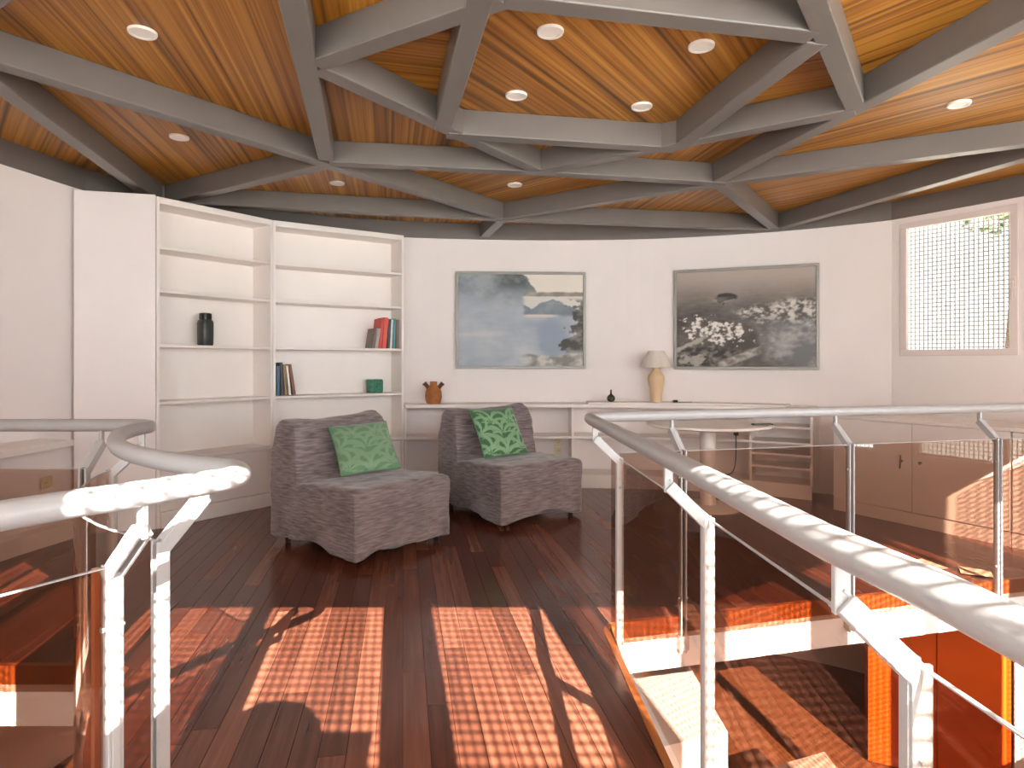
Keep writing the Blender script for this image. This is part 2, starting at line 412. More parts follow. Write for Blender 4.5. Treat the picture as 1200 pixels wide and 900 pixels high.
# ================================================================ railing lines (plan) and floor outline
rightA = [Vector((0.575, -1.0)), Vector((0.50, 0.75)), Vector((0.474, 0.964)), Vector((0.447, 1.66)), Vector((0.376, 3.03))]
corner = [Vector((0.376, 3.03)), Vector((0.376, 3.10)), Vector((0.400, 3.155)), Vector((0.455, 3.19)), Vector((0.53, 3.214))]
rightB_end = Vector((4.25, 4.176))
leftS = [(-3.36, 2.76), (-2.4, 2.76), (-1.75, 2.76), (-1.62, 2.757), (-1.565, 2.74), (-1.532, 2.70), (-1.525, 2.62), (-1.495, 2.48), (-1.43, 2.32), (-1.33, 2.15), (-1.22, 2.0), (-1.11, 1.885), (-0.97, 1.77), (-0.80, 1.662), (-0.70, 1.605), (-0.662, 1.555), (-0.658, 1.50), (-0.69, 1.43), (-0.79, 1.285), (-0.905, 1.12), (-1.3, 0.43), (-1.80, -0.44)]
edgeR = [Vector((0.655, -1.03)), Vector((0.58, 0.75)), Vector((0.54, 1.2)), Vector((0.515, 1.66)), Vector((0.455, 3.03)), Vector((0.47, 3.085)), Vector((0.53, 3.12)), Vector((4.3, 4.10))]
edgeL = [Vector(p) for p in [(-3.45, 2.68), (-1.66, 2.68), (-1.605, 2.64), (-1.60, 2.60), (-1.575, 2.47), (-1.505, 2.285), (-1.40, 2.10), (-1.28, 1.94), (-1.16, 1.82), (-1.02, 1.70), (-0.84, 1.59), (-0.765, 1.545), (-0.745, 1.505), (-0.765, 1.46), (-0.86, 1.32), (-0.975, 1.155), (-1.37, 0.47), (-1.92, -0.49)]]
outer = [Vector((4.33, 4.10)), Vector((4.03, 5.04)), Vector((3.49, 5.88))] + [p.xy for p in reversed(back)][1:] + [Vector(p) for p in reversed(LEFT)][1:] + []
floor_poly = list(edgeR) + outer[0:] + [Vector((-3.47, 2.68))] + edgeL[1:] + [Vector((-1.2, -1.03))]
# clean duplicates
fp = []
for p in floor_poly:
    if not fp or (p - fp[-1]).length > 1e-3: fp.append(p)
floor_poly = fp
slab = MB().prism([(p.x, p.y) for p in floor_poly], -0.25, -0.021)
floor_o = slab.build('floor', 'plank'); tag(floor_o, kind='structure', label='dark red-brown wooden plank floor of the gallery')

# boards -----------------------------------------------------------
u = Vector((-0.17, 1.0)).normalized(); vv = Vector((u.y, -u.x))     # u along the boards, vv across
def spans(c):
    """intervals along u where the line at offset c across is on the floor"""
    ts = []
    n = len(floor_poly)
    for i in range(n):
        a = floor_poly[i]; b = floor_poly[(i + 1) % n]
        ca = a.dot(vv) - c; cb2 = b.dot(vv) - c
        if (ca > 0) != (cb2 > 0):
            t = ca / (ca - cb2); q = a + (b - a) * t; ts.append(q.dot(u))
    ts.sort(); return [(ts[i], ts[i + 1]) for i in range(0, len(ts) - 1, 2)]
PW, GAP = 0.09, 0.0022
boards = []
cmin = min(p.dot(vv) for p in floor_poly); cmax = max(p.dot(vv) for p in floor_poly)
c = cmin
while c < cmax:
    sa = spans(c + GAP / 2 + 1e-4); sb = spans(c + PW - GAP / 2 - 1e-4); sm = spans(c + PW / 2)
    if len(sa) == len(sb): pairs = [(x[0], x[1], y[0], y[1]) for x, y in zip(sa, sb)]
    else: pairs = [(x[0], x[1], x[0], x[1]) for x in sm]
    for (a0, a1, b0, b1) in pairs:
        if abs(a0 - b0) > 1.6: a0 = b0 = max(a0, b0)
        if abs(a1 - b1) > 1.6: a1 = b1 = min(a1, b1)
        lo = min(a0, b0); hi = max(a1, b1)
        t = lo; cuts = []
        t += random.uniform(0.4, 1.9)
        while t < hi - 0.3:
            if t > max(a0, b0) + 0.1 and t < min(a1, b1) - 0.1: cuts.append(t)
            t += random.uniform(1.3, 2.1)
        ed = [(a0, b0)] + [(q, q) for q in cuts] + [(a1, b1)]
        for i in range(len(ed) - 1):
            e0, e1 = ed[i], ed[i + 1]; g = GAP / 2
            quad = [u * (e0[0] + g) + vv * (c + g), u * (e1[0] - g) + vv * (c + g), u * (e1[1] - g) + vv * (c + PW - g), u * (e0[1] + g) + vv * (c + PW - g)]
            boards.append(quad)
    c += PW
def view_size(q):
    ctr = sum(q, Vector((0, 0))) / 4
    if ctr.y < 0.9: return 0
    area = abs((q[2] - q[0]).cross(q[3] - q[1])) / 2
    px = 600 + F * ctr.x / ctr.y
    if px < -150 or px > 1350 or F * EYE / max(q[1].y, q[2].y) > 520: return 0
    return area / ctr.y ** 3
boards.sort(key=view_size, reverse=True)
def board_mesh(qs, name):
    vs = []; fs = []; rn = []
    for q in qs:
        b = len(vs); z1 = random.uniform(-0.0006, 0.0)
        vs += [(p.x, p.y, -0.02) for p in q] + [(p.x, p.y, z1) for p in q]
        fs += [(b + 4, b + 5, b + 6, b + 7)] + [(b + i, b + (i + 1) % 4, b + 4 + (i + 1) % 4, b + 4 + i) for i in range(4)] + [(b + 3, b + 2, b + 1, b)]
        rn += [random.random()] * 6
    me = bpy.data.meshes.new(name); me.from_pydata(vs, [], fs)
    a = me.attributes.new('rnd', 'FLOAT', 'FACE'); a.data.foreach_set('value', rn)
    bm = bmesh.new(); bm.from_mesh(me); bmesh.ops.recalc_face_normals(bm, faces=bm.faces); bm.to_mesh(me); bm.free()
    me.materials.append(M['plank'])
    return me
for q in boards[:298]:
    o = bpy.data.objects.new('floor_board', board_mesh([q], 'floor_board')); COL.objects.link(o); o.parent = floor_o
o = bpy.data.objects.new('floor_boards_rest', board_mesh(boards[298:], 'floor_boards_rest')); COL.objects.link(o); o.parent = floor_o; o['kind'] = 'stuff'
def set_rnd(o, v=0.5):
    a = o.data.attributes.new('rnd', 'FLOAT', 'FACE'); a.data.foreach_set('value', [v] * len(o.data.polygons))
# wooden nosing and white fascia of the openings
eR = [Vector((p.x, p.y, 0)) for p in edgeR]
def strip(path, d_in, d_out, z0, z1, name, m, void_right):
    sg = -1 if void_right else 1      # void on the right hand of the path
    fr = offset(path, sg * d_out); bk = offset(path, -sg * d_in)
    o = MB().ribbon(fr, bk, z0, z1).build(name, m, floor_o); return o
n1 = strip(edgeR, 0.022, 0.006, -0.075, 0.004, 'edge_nosing', 'nosing', True); set_rnd(n1, 0.6)
n2 = strip(edgeL, 0.022, 0.006, -0.075, 0.004, 'edge_nosing', 'nosing', True); set_rnd(n2, 0.55)
strip(edgeR, 0.02, 0.003, -0.25, -0.075, 'fascia', 'panelpaint', True)
strip(edgeL, 0.02, 0.003, -0.25, -0.075, 'fascia', 'panelpaint', True)

# lower level -------------------------------------------------------
ringp = [Vector(p) for p in (LEFT + [tuple(p.xy) for p in back[1:]] + RIGHT_WIN[1:] + RIGHT[1:] + RR[1:] + REAR[1:] + RL[1:-1])]
lf = MB().prism([(p.x, p.y) for p in ringp], ZL - 0.15, ZL).build('floor_lower', 'lowfloor'); set_rnd(lf, 0.5)
tag(lf, kind='structure', label='reddish wood floor of the level below')

# ================================================================ ceiling: veneer panels between steel beams
ZB, ZC = 2.60, 2.75
ceil_o = MB().prism([(p.x * 1.0, p.y) for p in offset(ringp + [ringp[0]], 0.15)[:-1]], ZC + 0.012, ZC + 0.10).build('ceiling', 'dark')
tag(ceil_o, kind='structure', label='round wood-panelled ceiling under a lattice of grey steel beams')
def cp(px, py): p = at(px, py, ZB); return Vector((p.x, p.y))
BEAMS = [  # pixel ends of the lower face, metres added at each end
    ((0, 79), (586, 257), 1.7, 0.0), ((0, 105), (164, 224), 0.55, 0.5), ((205, 238), (384, 195), 0.4, 0.0),
    ((341, 0), (382, 189), 1.5, 0.0), ((370, 79), (590, 4), 0.0, 0.0), ((590, 4), (953, 46), 0.0, 0.0),
    ((951, 0), (1003, 131), 2.6, 0.0), ((1200, 31), (842, 214), 2.2, 0.0), ((371, 84), (629, 203), 0.0, 0.0),
    ((560, 12), (519, 153), 0.5, 0.0), ((524, 160), (792, 177), 0.0, 0.0), ((958, 52), (793, 176), 0.0, 0.0),
    ((386, 193), (629, 204), 0.0, 0.0), ((1003, 132), (629, 204), 0.0, 0.0), ((629, 204), (843, 217), 0.0, 0.0),
    ((587, 258), (843, 218), 0.0, 0.0), ((843, 218), (1200, 172), 0.0, 1.2), ((225, 241), (588, 259), 0.3, 0.0),
    ((588, 259), (908, 270), 0.0, 0.3), ((843, 218), (909, 270), 0.0, 0.2), ((909, 270), (1200, 188), 0.25, 1.3),
    ((588, 259), (566, 280), 0.0, 0.35), ((-60, 34), (40, -36), 0.6, 2.2)]
segs = []
for i, (a, b, e0, e1) in enumerate(BEAMS):
    A = cp(*a); B = cp(*b); d = (B - A).normalized(); A = A - d * e0; B = B + d * e1; segs.append((A, B))
# the lattice goes on behind the camera
nodeA = segs[22][1]; nodeB = segs[3][0]; nodeC = segs[6][0]; nodeD = segs[9][0]
segs += [(nodeD, nodeB), (nodeD, nodeC), (nodeB, Vector((-0.9, -1.05))), (nodeC, Vector((2.2, -0.7))), (nodeB, nodeC), (nodeA, nodeB), (nodeC, segs[7][0])]
for i, (A, B) in enumerate(segs):
    zj = ZB + (i % 9) * 0.0006
    o = MB().bar((A.x, A.y, (zj + ZC) / 2), (B.x, B.y, (zj + ZC) / 2), 0.098, ZC - zj).build('steel_beam', 'steel', ceil_o, bevel=0.006)
ringin = offset(ringp + [ringp[0]], -0.005)[:-1]; ringout = offset(ringp + [ringp[0]], 0.14)[:-1]
o = MB().ribbon(ringin + [ringin[0]], ringout + [ringout[0]], ZW + 0.003, ZC).build('ring_beam', 'steel', ceil_o)

# veneer panels = cells of the beam lattice
pts = []; edges = []
for A, B in segs:
    dd_ = (B - A).normalized() * 0.07; edges.append((len(pts), len(pts) + 1)); pts += [A - dd_, B + dd_]
n0 = len(pts); R = offset(ringp + [ringp[0]], 0.10)[:-1]
pts += [Vector((p.x, p.y)) for p in R]; edges += [(n0 + i, n0 + (i + 1) % len(R)) for i in range(len(R))]
cd = mgeo.delaunay_2d_cdt(pts, edges, [], 0, 1e-4, True)
cv, ce, cf, _, oe, _ = cd
cons = {tuple(sorted(e)) for e, org in zip(ce, oe) if org}
owner = {}
for fi, f in enumerate(cf):
    for i in range(len(f)): owner.setdefault(tuple(sorted((f[i], f[(i + 1) % len(f)]))), []).append(fi)
grp = list(range(len(cf)))
def find(i):
    while grp[i] != i: grp[i] = grp[grp[i]]; i = grp[i]
    return i
for e, fs in owner.items():
    if e not in cons and len(fs) == 2: grp[find(fs[0])] = find(fs[1])
def in_ring(p):
    c2 = False; n = len(R)
    for i in range(n):
        a, b = R[i], R[(i + 1) % n]
        if (a.y > p.y) != (b.y > p.y) and p.x < (b.x - a.x) * (p.y - a.y) / (b.y - a.y) + a.x: c2 = not c2
    return c2
cells = {}
for fi in range(len(cf)): cells.setdefault(find(fi), []).append(fi)
GR = [((770, 90), (0.67, 1.0)), ((480, 80), (1.0, 0.25)), ((1080, 30), (-0.75, 1.0)), ((1100, 130), (-0.85, 1.0)), ((920, 110), (-1.0, 0.45)),
      ((600, 222), (-0.6, 1.0)), ((1000, 220), (-0.9, 1)), ((1120, 215), (-0.9, 1)), ((740, 190), (-0.8, 0.8))]
for k, fl in cells.items():
    area = 0; ctr = Vector((0, 0))
    for fi in fl:
        a, b, c3 = [cv[j] for j in cf[fi][:3]]; ar = abs((b - a).cross(c3 - a)) / 2; area += ar; ctr += (a + b + c3) / 3 * ar
    if area < 0.01: continue
    ctr /= area
    if not in_ring(ctr) and len(fl) < 3: continue
    g = Vector((-0.19, 1.0))
    if ctr.y > 0.5:
        px = Vector((600 + F * ctr.x / ctr.y, HZ - F * (ZC - EYE) / ctr.y))
        for (q, d) in GR:
            tri_hit = False
            qq = Vector(((q[0] - 600) / F, 1)) * (F * (ZC - EYE) / (HZ - q[1]))
            for fi in fl:
                if mgeo.intersect_point_tri_2d(qq, *[cv[j] for j in cf[fi][:3]]): tri_hit = True
            if tri_hit: g = Vector(d)
    g.normalize(); ac = Vector((g.y, -g.x))
    idx = {}; vs = []; fs = []
    for fi in fl:
        t = []
        for j in cf[fi]:
            if j not in idx: idx[j] = len(vs); vs.append(cv[j])
            t.append(idx[j])
        fs.append(t)
    me = bpy.data.meshes.new('wood_panel'); n = len(vs)
    me.from_pydata([(p.x, p.y, ZC) for p in vs] + [(p.x, p.y, ZC + 0.012) for p in vs], [], [tuple(reversed(t)) for t in fs] + [tuple(i + n for i in t) for t in fs])
    uv = me.uv_layers.new(name='UVMap'); o1, o2 = random.uniform(0, 50), random.uniform(0, 50)
    for lp in me.loops:
        p = me.vertices[lp.vertex_index].co.xy; uv.data[lp.index].uv = (p.dot(ac) + o1, p.dot(g) + o2)
    me.materials.append(M['veneer'])
    for p in me.polygons:
        pass
    o = bpy.data.objects.new('wood_panel', me); COL.objects.link(o); o.parent = ceil_o

# downlights
DL = [((167, 37), 'white recessed downlight in the long striped panel beside the left wall beam', None), ((210, 160), 'white recessed downlight in the triangular panel above the white end panel', None),
      ((395, 214), 'small white downlight above the top of the bookcases', None), ((603, 216), 'small white downlight above the blue lake picture', None),
      ((645, 36), 'central-panel downlight by the long beam nearer the tall windows, on the bookcase half', 'downlights in the central wood panel'), ((822, 53), 'central-panel downlight by the long beam nearer the tall windows, on the round-table half', 'downlights in the central wood panel'),
      ((605, 111), 'central-panel downlight toward the lake picture', 'downlights in the central wood panel'), ((752, 124), 'central-panel downlight toward the coast picture', 'downlights in the central wood panel'),
      ((1124, 121), 'white downlight in the smooth panel on the window side', None)]
for (px, py), lab, grpn in DL:
    p = at(px, py, ZC)
    t = thing('downlight', lab, 'downlight', (p.x, p.y, ZC - 0.012), 0, grpn or 'recessed ceiling downlights')
    MB().lathe([(0.045, 0.003), (0.045, 0.0), (0.058, 0.0), (0.060, 0.006), (0.060, 0.0125)], n=32, close=False).build('trim_ring', 'lens', t, smooth=True)
    MB().lathe([(0.0455, 0.004), (0.0455, 0.0125)], n=28).build('lens', 'lens', t)

# ================================================================ railings
ZR = 1.0
def fill3(path, z): return [Vector((p[0], p[1], z)) for p in path]
def post(root, rp, n, bolts=True, foot=-0.17):
    """bent flat-bar baluster: stub under the rail, arm leaning out to the void, upright down past the slab"""
    rp = Vector(rp); n = Vector(n).normalized(); n3 = Vector((n.x, n.y, 0)); tg = Vector((-n.y, n.x, 0)); r3 = Vector((rp.x, rp.y, 0))
    q = r3 + n3 * 0.112
    m = MB()
    m.bar(r3 + Vector((0, 0, 0.985)), r3 + Vector((0, 0, 0.905)), 0.024, 0.012, up=tg)
    for s in (-1, 1):                                   # two plates with a slot between them hold the glass
        e = tg * (s * 0.0125)
        m.bar(r3 + e + Vector((0, 0, 0.925)), q + e + Vector((0, 0, 0.815)), 0.009, 0.034, up=(n3 + Vector((0, 0, 1))))
        m.bar(q + e + Vector((0, 0, 0.835)), q + e + Vector((0, 0, foot)), 0.031, 0.008, up=tg)
    m.bar(q + n3 * -0.014 + Vector((0, 0, 0.82)), q + n3 * -0.014 + Vector((0, 0, foot)), 0.007, 0.018, up=tg)
    m.bar(r3 + Vector((0, 0, 0.93)) + Vector((0, 0, 0.012)), q + Vector((0, 0, 0.838)), 0.018, 0.006, up=(n3 + Vector((0, 0, 1))))
    po = m.build('baluster', 'post', root, bevel=0.0015, seg=1)
    f = MB(); f.bar(q - n3 * 0.034 + Vector((0, 0, -0.12)), q + n3 * 0.02 + Vector((0, 0, -0.12)), 0.05, 0.07); f.build('fixing_bracket', 'post', po)
    if bolts:
        for z in (0.70, 0.10):
            for s in (-1, 1):
                c0 = q + tg * (s * 0.017) + Vector((0, 0, z)); MB().tube([c0, c0 + tg * (s * 0.007)], 0.007, 8).build('bolt', 'bolt', po)
    return q
def glass(root, path, z0=-0.09, z1=0.83, th=0.008):
    a = offset(path, th / 2); b = offset(path, -th / 2)
    o = MB().ribbon(a, b, z0, z1).build('glass_panel', 'glass', root, smooth=True)
    MB().ribbon(a, b, z1, z1 + 0.0025).build('polished_edge', 'rail', o); return o
def lerp_y(path, y):
    for i in range(len(path) - 1):
        a, b = path[i], path[i + 1]
        if min(a.y, b.y) <= y <= max(a.y, b.y): return a + (b - a) * ((y - a.y) / (b.y - a.y))
# right-hand railing
rr = thing('railing', 'white tubular railing with bronze glass panels around the opening beside the cabinets', 'railing', (0.45, 1.6, 0))
rr_off = Matrix.Translation((-0.45, -1.6, 0))
def local(root, o): o.matrix_parent_inverse = Matrix.Translation(root.location).inverted()
path = rightA[:-1] + corner + [corner[-1] + (rightB_end - corner[-1]) * t for t in (0.25, 0.5, 0.75, 1.0)]
before = set(bpy.data.objects)
MB().tube(fill3(path, ZR), 0.027, 18).build('handrail', 'rail', rr, smooth=True)
qa = []
for y in (2.93, 1.80, 0.93, 0.05, -0.80):
    rp = lerp_y(rightA, y); qa.append(post(rr, rp, (1, 0.05)))
dB = (rightB_end - corner[-1]).normalized(); nB = Vector((dB.y, -dB.x)); qb = []
for x in (0.82, 1.785, 2.77, 3.72):
    rp = corner[-1] + dB * ((x - corner[-1].x) / dB.x); qb.append(post(rr, rp, nB))
def q2(v): return Vector((v.x, v.y))
def gap_line(a, b, g0=0.0, g1=0.0): d = (b - a).normalized(); return [a + d * g0, b - d * g1]
for i in range(len(qa) - 1): glass(rr, gap_line(q2(qa[i]), q2(qa[i + 1]), 0.003, 0.003))
for i in range(len(qb) - 1): glass(rr, gap_line(q2(qb[i]), q2(qb[i + 1]), 0.003, 0.003))
glass(rr, [q2(qb[-1]), q2(qb[-1]) + dB * 0.42])
glass(rr, [q2(qa[0]) + Vector((-0.004, 0.008)), Vector((0.478, 3.06)), ])
glass(rr, [Vector((0.52, 3.105)), q2(qb[0])])
for o in set(bpy.data.objects) - before:
    if o.parent == rr: local(rr, o)
# left-hand railing
lr = thing('railing', 'white tubular railing with a looping handrail and curved bronze glass before the bookcases', 'railing', (-1.3, 1.9, 0))
before = set(bpy.data.objects)
lp = smooth_path([Vector((p[0], p[1], ZR)) for p in leftS], 5)
MB().tube(lp, 0.027, 18).build('handrail', 'rail', lr, smooth=True)
pB = post(lr, (-0.765, 1.325), (-0.87, 0.5)); pA = post(lr, (-0.80, 1.662), (-0.55, -0.84))
pN = [post(lr, (-0.765 - 0.5 * t, 1.325 - 0.87 * t), (-0.87, 0.5)) for t in (1.0, 1.95)]
pT = post(lr, (-1.527, 2.64), (-0.98, -0.2))
pF = [post(lr, (x, 2.76), (0, -1)) for x in (-1.77, -2.7)]
glass(lr, [q2(pB), q2(pN[0])]); glass(lr, [q2(pN[0]), q2(pN[1])]); glass(lr, [q2(pF[0]), q2(pF[1])]); glass(lr, [q2(pF[1]), Vector((-3.36, 2.648))])
S3 = smooth_path([Vector((p[0], p[1], 0)) for p in (tuple(pA.xy), (-1.04, 1.672), (-1.17, 1.775), (-1.29, 1.90), (-1.42, 2.08), (-1.525, 2.275), (-1.60, 2.46), tuple(pT.xy))], 5)
S3 = [p.xy for p in S3]; mid = len(S3) // 2 + 3
glass(lr, S3)
MB().bar((pB.x - 0.028, pB.y - 0.012, 0.83), (pB.x - 0.028, pB.y - 0.012, -0.09), 0.012, 0.014, up=(0.87, -0.5, 0)).build('glass_edge', 'edge', lr)
for o in set(bpy.data.objects) - before:
    if o.parent == lr: local(lr, o)

# ================================================================ bookcases
def frame2(p0, p1):
    d = Vector((p1[0] - p0[0], p1[1] - p0[1])); return math.atan2(d.y, d.x), d.length
SHELF_Z = (2.165, 1.83, 1.41, 0.97)
def bookcase(p0, p1, label, ndoors):
    rz, L = frame2(p0, p1); t = thing('bookcase', label, 'bookcase', (p0[0], p0[1], 0), rz)
    D, th, H = 0.28, 0.024, 2.54
    MB().box(0, 0, 0, th, D, H).build('side_panel', 'furn', t, bevel=0.002, seg=1)
    MB().box(L - th, 0, 0, L, D, H).build('side_panel', 'furn', t, bevel=0.002, seg=1)
    MB().box(th, 0, H - 0.05, L - th, D, H).build('top_panel', 'furn', t, bevel=0.002, seg=1)
    MB().box(th, D - 0.012, 0.10, L - th, D, H - 0.05).build('back_panel', 'furn', t)
    for z in SHELF_Z: MB().box(th, 0.004, z - 0.022, L - th, D - 0.012, z).build('shelf', 'furn', t, bevel=0.002, seg=1)
    MB().box(th, -0.012, 0.505, L - th, D - 0.012, 0.535).build('counter_shelf', 'furn', t, bevel=0.003, seg=1)
    wd = (L - 2 * th) / ndoors
    for i in range(ndoors): MB().box(th + i * wd + 0.002, 0.0, 0.125, th + (i + 1) * wd - 0.002, 0.02, 0.50).build('base_door', 'furn', t, bevel=0.002, seg=1)
    MB().box(th, -0.02, 0, L - th, 0.03, 0.12).build('plinth', 'furn', t, bevel=0.003, seg=1)
    return t, rz, L
BL0, BL1, BR1 = (-2.71, 4.88), (-2.13, 5.70), (-1.08, 6.39)
bkL, rzL, LL = bookcase(BL0, BL1, 'tall white bookcase next to the plain end panel, holding one dark jar', 1)
bkR, rzR, LR = bookcase((BL1[0] + 0.001, BL1[1] + 0.001), BR1, 'tall wide white bookcase next to the lake picture, holding books and a green box', 1)
def on(rz, p0, x, y, z): return Vector((p0[0] + math.cos(rz) * x - math.sin(rz) * y, p0[1] + math.sin(rz) * x + math.cos(rz) * y, z))

# books ------------------------------------------------------------
def book(loc, rz, wdt, hgt, dep, rgb, lean, label, grpn):
    t = thing('book', label, 'book', loc, rz, grpn); t.rotation_euler = (0, lean, rz)
    c = 0.0025
    MB().box(0, 0, 0, c, dep, hgt).box(wdt - c, 0, 0, wdt, dep, hgt).box(c, 0, 0, wdt - c, c, hgt).build('cover', book_mat(rgb), t)
    MB().box(c, c, 0.003, wdt - c, dep - 0.004, hgt - 0.003).build('pages', 'paper', t)
    return t
# upper shelf, leaning against the right side panel
x = LR - 0.03; ph, pl = 1.0, 0.0
for wdt, h, rgb, ln, lab in ((0.035, 0.29, (126, 108, 92), 0.0, 'tan-spined upright book against the bookcase side, behind the red book'), (0.026, 0.30, (80, 140, 150), 0.03, 'teal-spined tall book between the tan and white ones'), (0.02, 0.29, (225, 228, 228), 0.05, 'thin white-spined book next to the dark one'), (0.024, 0.295, (50, 66, 64), 0.06, 'dark green-grey tall book beside the red book'),
                             (0.042, 0.31, (222, 86, 70), 0.09, 'thick coral-red book, the tallest on its shelf'), (0.03, 0.30, (206, 70, 64), 0.10, 'red book standing between the coral and grey ones'), (0.034, 0.20, (176, 160, 150), 0.13, 'short grey-beige book with a pale cover'), (0.018, 0.20, (120, 104, 96), 0.17, 'short thin brownish book at the free end of the upper row')):
    x -= wdt / math.cos(ln) + 0.003 + min(h, ph) * max(0.0, math.sin(ln) - math.sin(pl)); ph, pl = h, ln
    book(on(rzR, (BL1[0] + 0.012, BL1[1] + 0.008), x, 0.06 if h > 0.25 else 0.05, SHELF_Z[2] + 0.001), rzR, wdt, h, 0.19, rgb, ln, lab, 'books on the upper shelf')
x = 0.028; ph, pl = 1.0, 0.0
for wdt, h, rgb, ln, lab in ((0.03, 0.27, (56, 92, 120), 0.0, 'blue book at the side panel of the lower shelf row'), (0.022, 0.30, (44, 42, 40), -0.03, 'black tall book leaning in the lower shelf row'), (0.022, 0.28, (150, 122, 80), -0.06, 'ochre-spined book leaning in the lower shelf row'), (0.02, 0.27, (226, 216, 200), -0.10, 'cream thin book leaning in the lower shelf row'), (0.026, 0.28, (116, 62, 46), -0.15, 'brown-red book leaning at the free end of the lower row')):
    x += min(h, ph) * max(0.0, math.sin(-ln) - math.sin(-pl)) + wdt * math.sin(-ln) * 0.0; ph, pl = h, ln
    book(on(rzR, (BL1[0] + 0.012, BL1[1] + 0.008), x, 0.05, SHELF_Z[3] + 0.001 + wdt * math.sin(-ln)), rzR, wdt, h, 0.19, rgb, ln, lab, 'books on the lower shelf')
    x += wdt / math.cos(ln) + 0.003
# green ornament box: two ridged blocks
t = thing('green_box', 'small green patterned box on the bookcase shelf', 'box', on(rzR, BL1, LR * 0.80, 0.14, SHELF_Z[3]), rzR)
for i in range(2):
    m = MB(); m.box(-0.07 + 0.072 * i, -0.05, 0, -0.002 + 0.072 * i, 0.05, 0.135)
    m.build('block', 'greenbox', t, bevel=0.008)
    for j in range(3):
        xx = -0.058 + 0.072 * i + 0.022 * j; MB().box(xx, -0.054, 0.012, xx + 0.011, -0.0495, 0.122).build('ridge', 'greenbox', t, bevel=0.002, seg=1)
# dark square-shouldered jar
jp = at(242, 404 - 10, SHELF_Z[2]); jp = on(rzL, BL0, LL * 0.46, 0.14, SHELF_Z[2])
t = thing('dark_jar', 'charcoal square-shouldered jar with a black collar', 'jar', jp, rzL + 0.1)
def sqloft(mb, prof):
    vs = []; n = 20; fs = []
    for (a, z, e) in prof:
        for i in range(n):
            an = 2 * math.pi * i / n; cx, sx = math.cos(an), math.sin(an)
            vs.append((a * math.copysign(abs(cx) ** e, cx), a * math.copysign(abs(sx) ** e, sx), z))
    for j in range(len(prof) - 1):
        for i in range(n): fs.append((j * n + i, j * n + (i + 1) % n, (j + 1) * n + (i + 1) % n, (j + 1) * n + i))
    fs += [tuple(range(n - 1, -1, -1)), tuple(range((len(prof) - 1) * n, len(prof) * n))]
    return mb.add(vs, fs)
sqloft(MB(), [(0.047, 0, 0.5), (0.052, 0.012, 0.5), (0.054, 0.10, 0.5), (0.054, 0.19, 0.5), (0.050, 0.210, 0.55), (0.043, 0.218, 0.6)]).build('body', 'charcoal', t, smooth=True)
sqloft(MB(), [(0.041, 0.216, 0.6), (0.043, 0.235, 0.6), (0.042, 0.268, 0.6), (0.034, 0.274, 0.7)]).build('collar', 'black', t, smooth=True)

# ================================================================ low shelving along the curved wall
lf_ctrl = [(-1.068, 6.398), (-0.2, 6.475), (0.77, 6.48), (1.6, 6.38), (2.3, 6.17), (2.76, 5.90)]
lfront = [p.xy for p in smooth_path([Vector((*p, 0)) for p in lf_ctrl], 6)]
def wall_near(p):
    best = None
    c0 = Vector((0.6, 2.7)); d = (p - c0).normalized()
    for i in range(len(back) - 1):
        a, b = back[i].xy, back[i + 1].xy
        r = mgeo.intersect_line_line_2d(c0, c0 + d * 9, a, b)
        if r: best = Vector(r)
    return best if best else p + d * 0.3
lback = []
for p in lfront:
    q = wall_near(p); d = (q - p); lback.append(p + d * max(0.1, (d.length - 0.012) / d.length))
low = thing('low_shelving', 'low white shelving with a long ledge following the curved wall', 'shelving', (0.8, 6.5, 0))
before = set(bpy.data.objects)
def along(a, b): return lfront[a:b], lback[a:b]
NL = len(lfront)
MB().ribbon(offset(lfront, -0.012), lback, 0.815, 0.85).build('ledge', 'furn', low, bevel=0.003, seg=1)
MB().ribbon(offset(lfront, -0.004), lback, 0.50, 0.524).build('shelf', 'furn', low, bevel=0.002, seg=1)
MB().ribbon(offset(lfront, -0.01), [f + (b - f) * 0.12 for f, b in zip(lfront, lback)], 0.0, 0.135).build('plinth', 'furn', low, bevel=0.003, seg=1)
MB().ribbon(lfront, lback, 0.115, 0.137).build('bottom_shelf', 'furn', low)
for z in (0.28, 0.40, 0.66):
    MB().ribbon(lfront[24:], lback[24:], z - 0.011, z + 0.011).build('shelf', 'furn', low)
for i in (0, 11, 24, NL - 1):
    f = lfront[i]; b = lback[i]; i2 = min(i + 1, NL - 1)
    MB().bar((f.x, f.y, 0.475), (b.x, b.y, 0.475), 0.022, 0.70).build('upright', 'furn', low)
for o in set(bpy.data.objects) - before:
    if o.parent == low: local(low, o)
# thin board laid on the ledge
bd = MB().ribbon([f + (b - f) * 0.05 for f, b in zip(lfront[12:28], lback[12:28])], [f + (b - f) * 0.9 for f, b in zip(lfront[12:28], lback[12:28])], 0.851, 0.866).build('ledge_board', 'furn', None, bevel=0.002, seg=1)
tag(bd, 'thin white board lying on the long ledge under the lamp', 'board')
ZLEDGE = 0.85
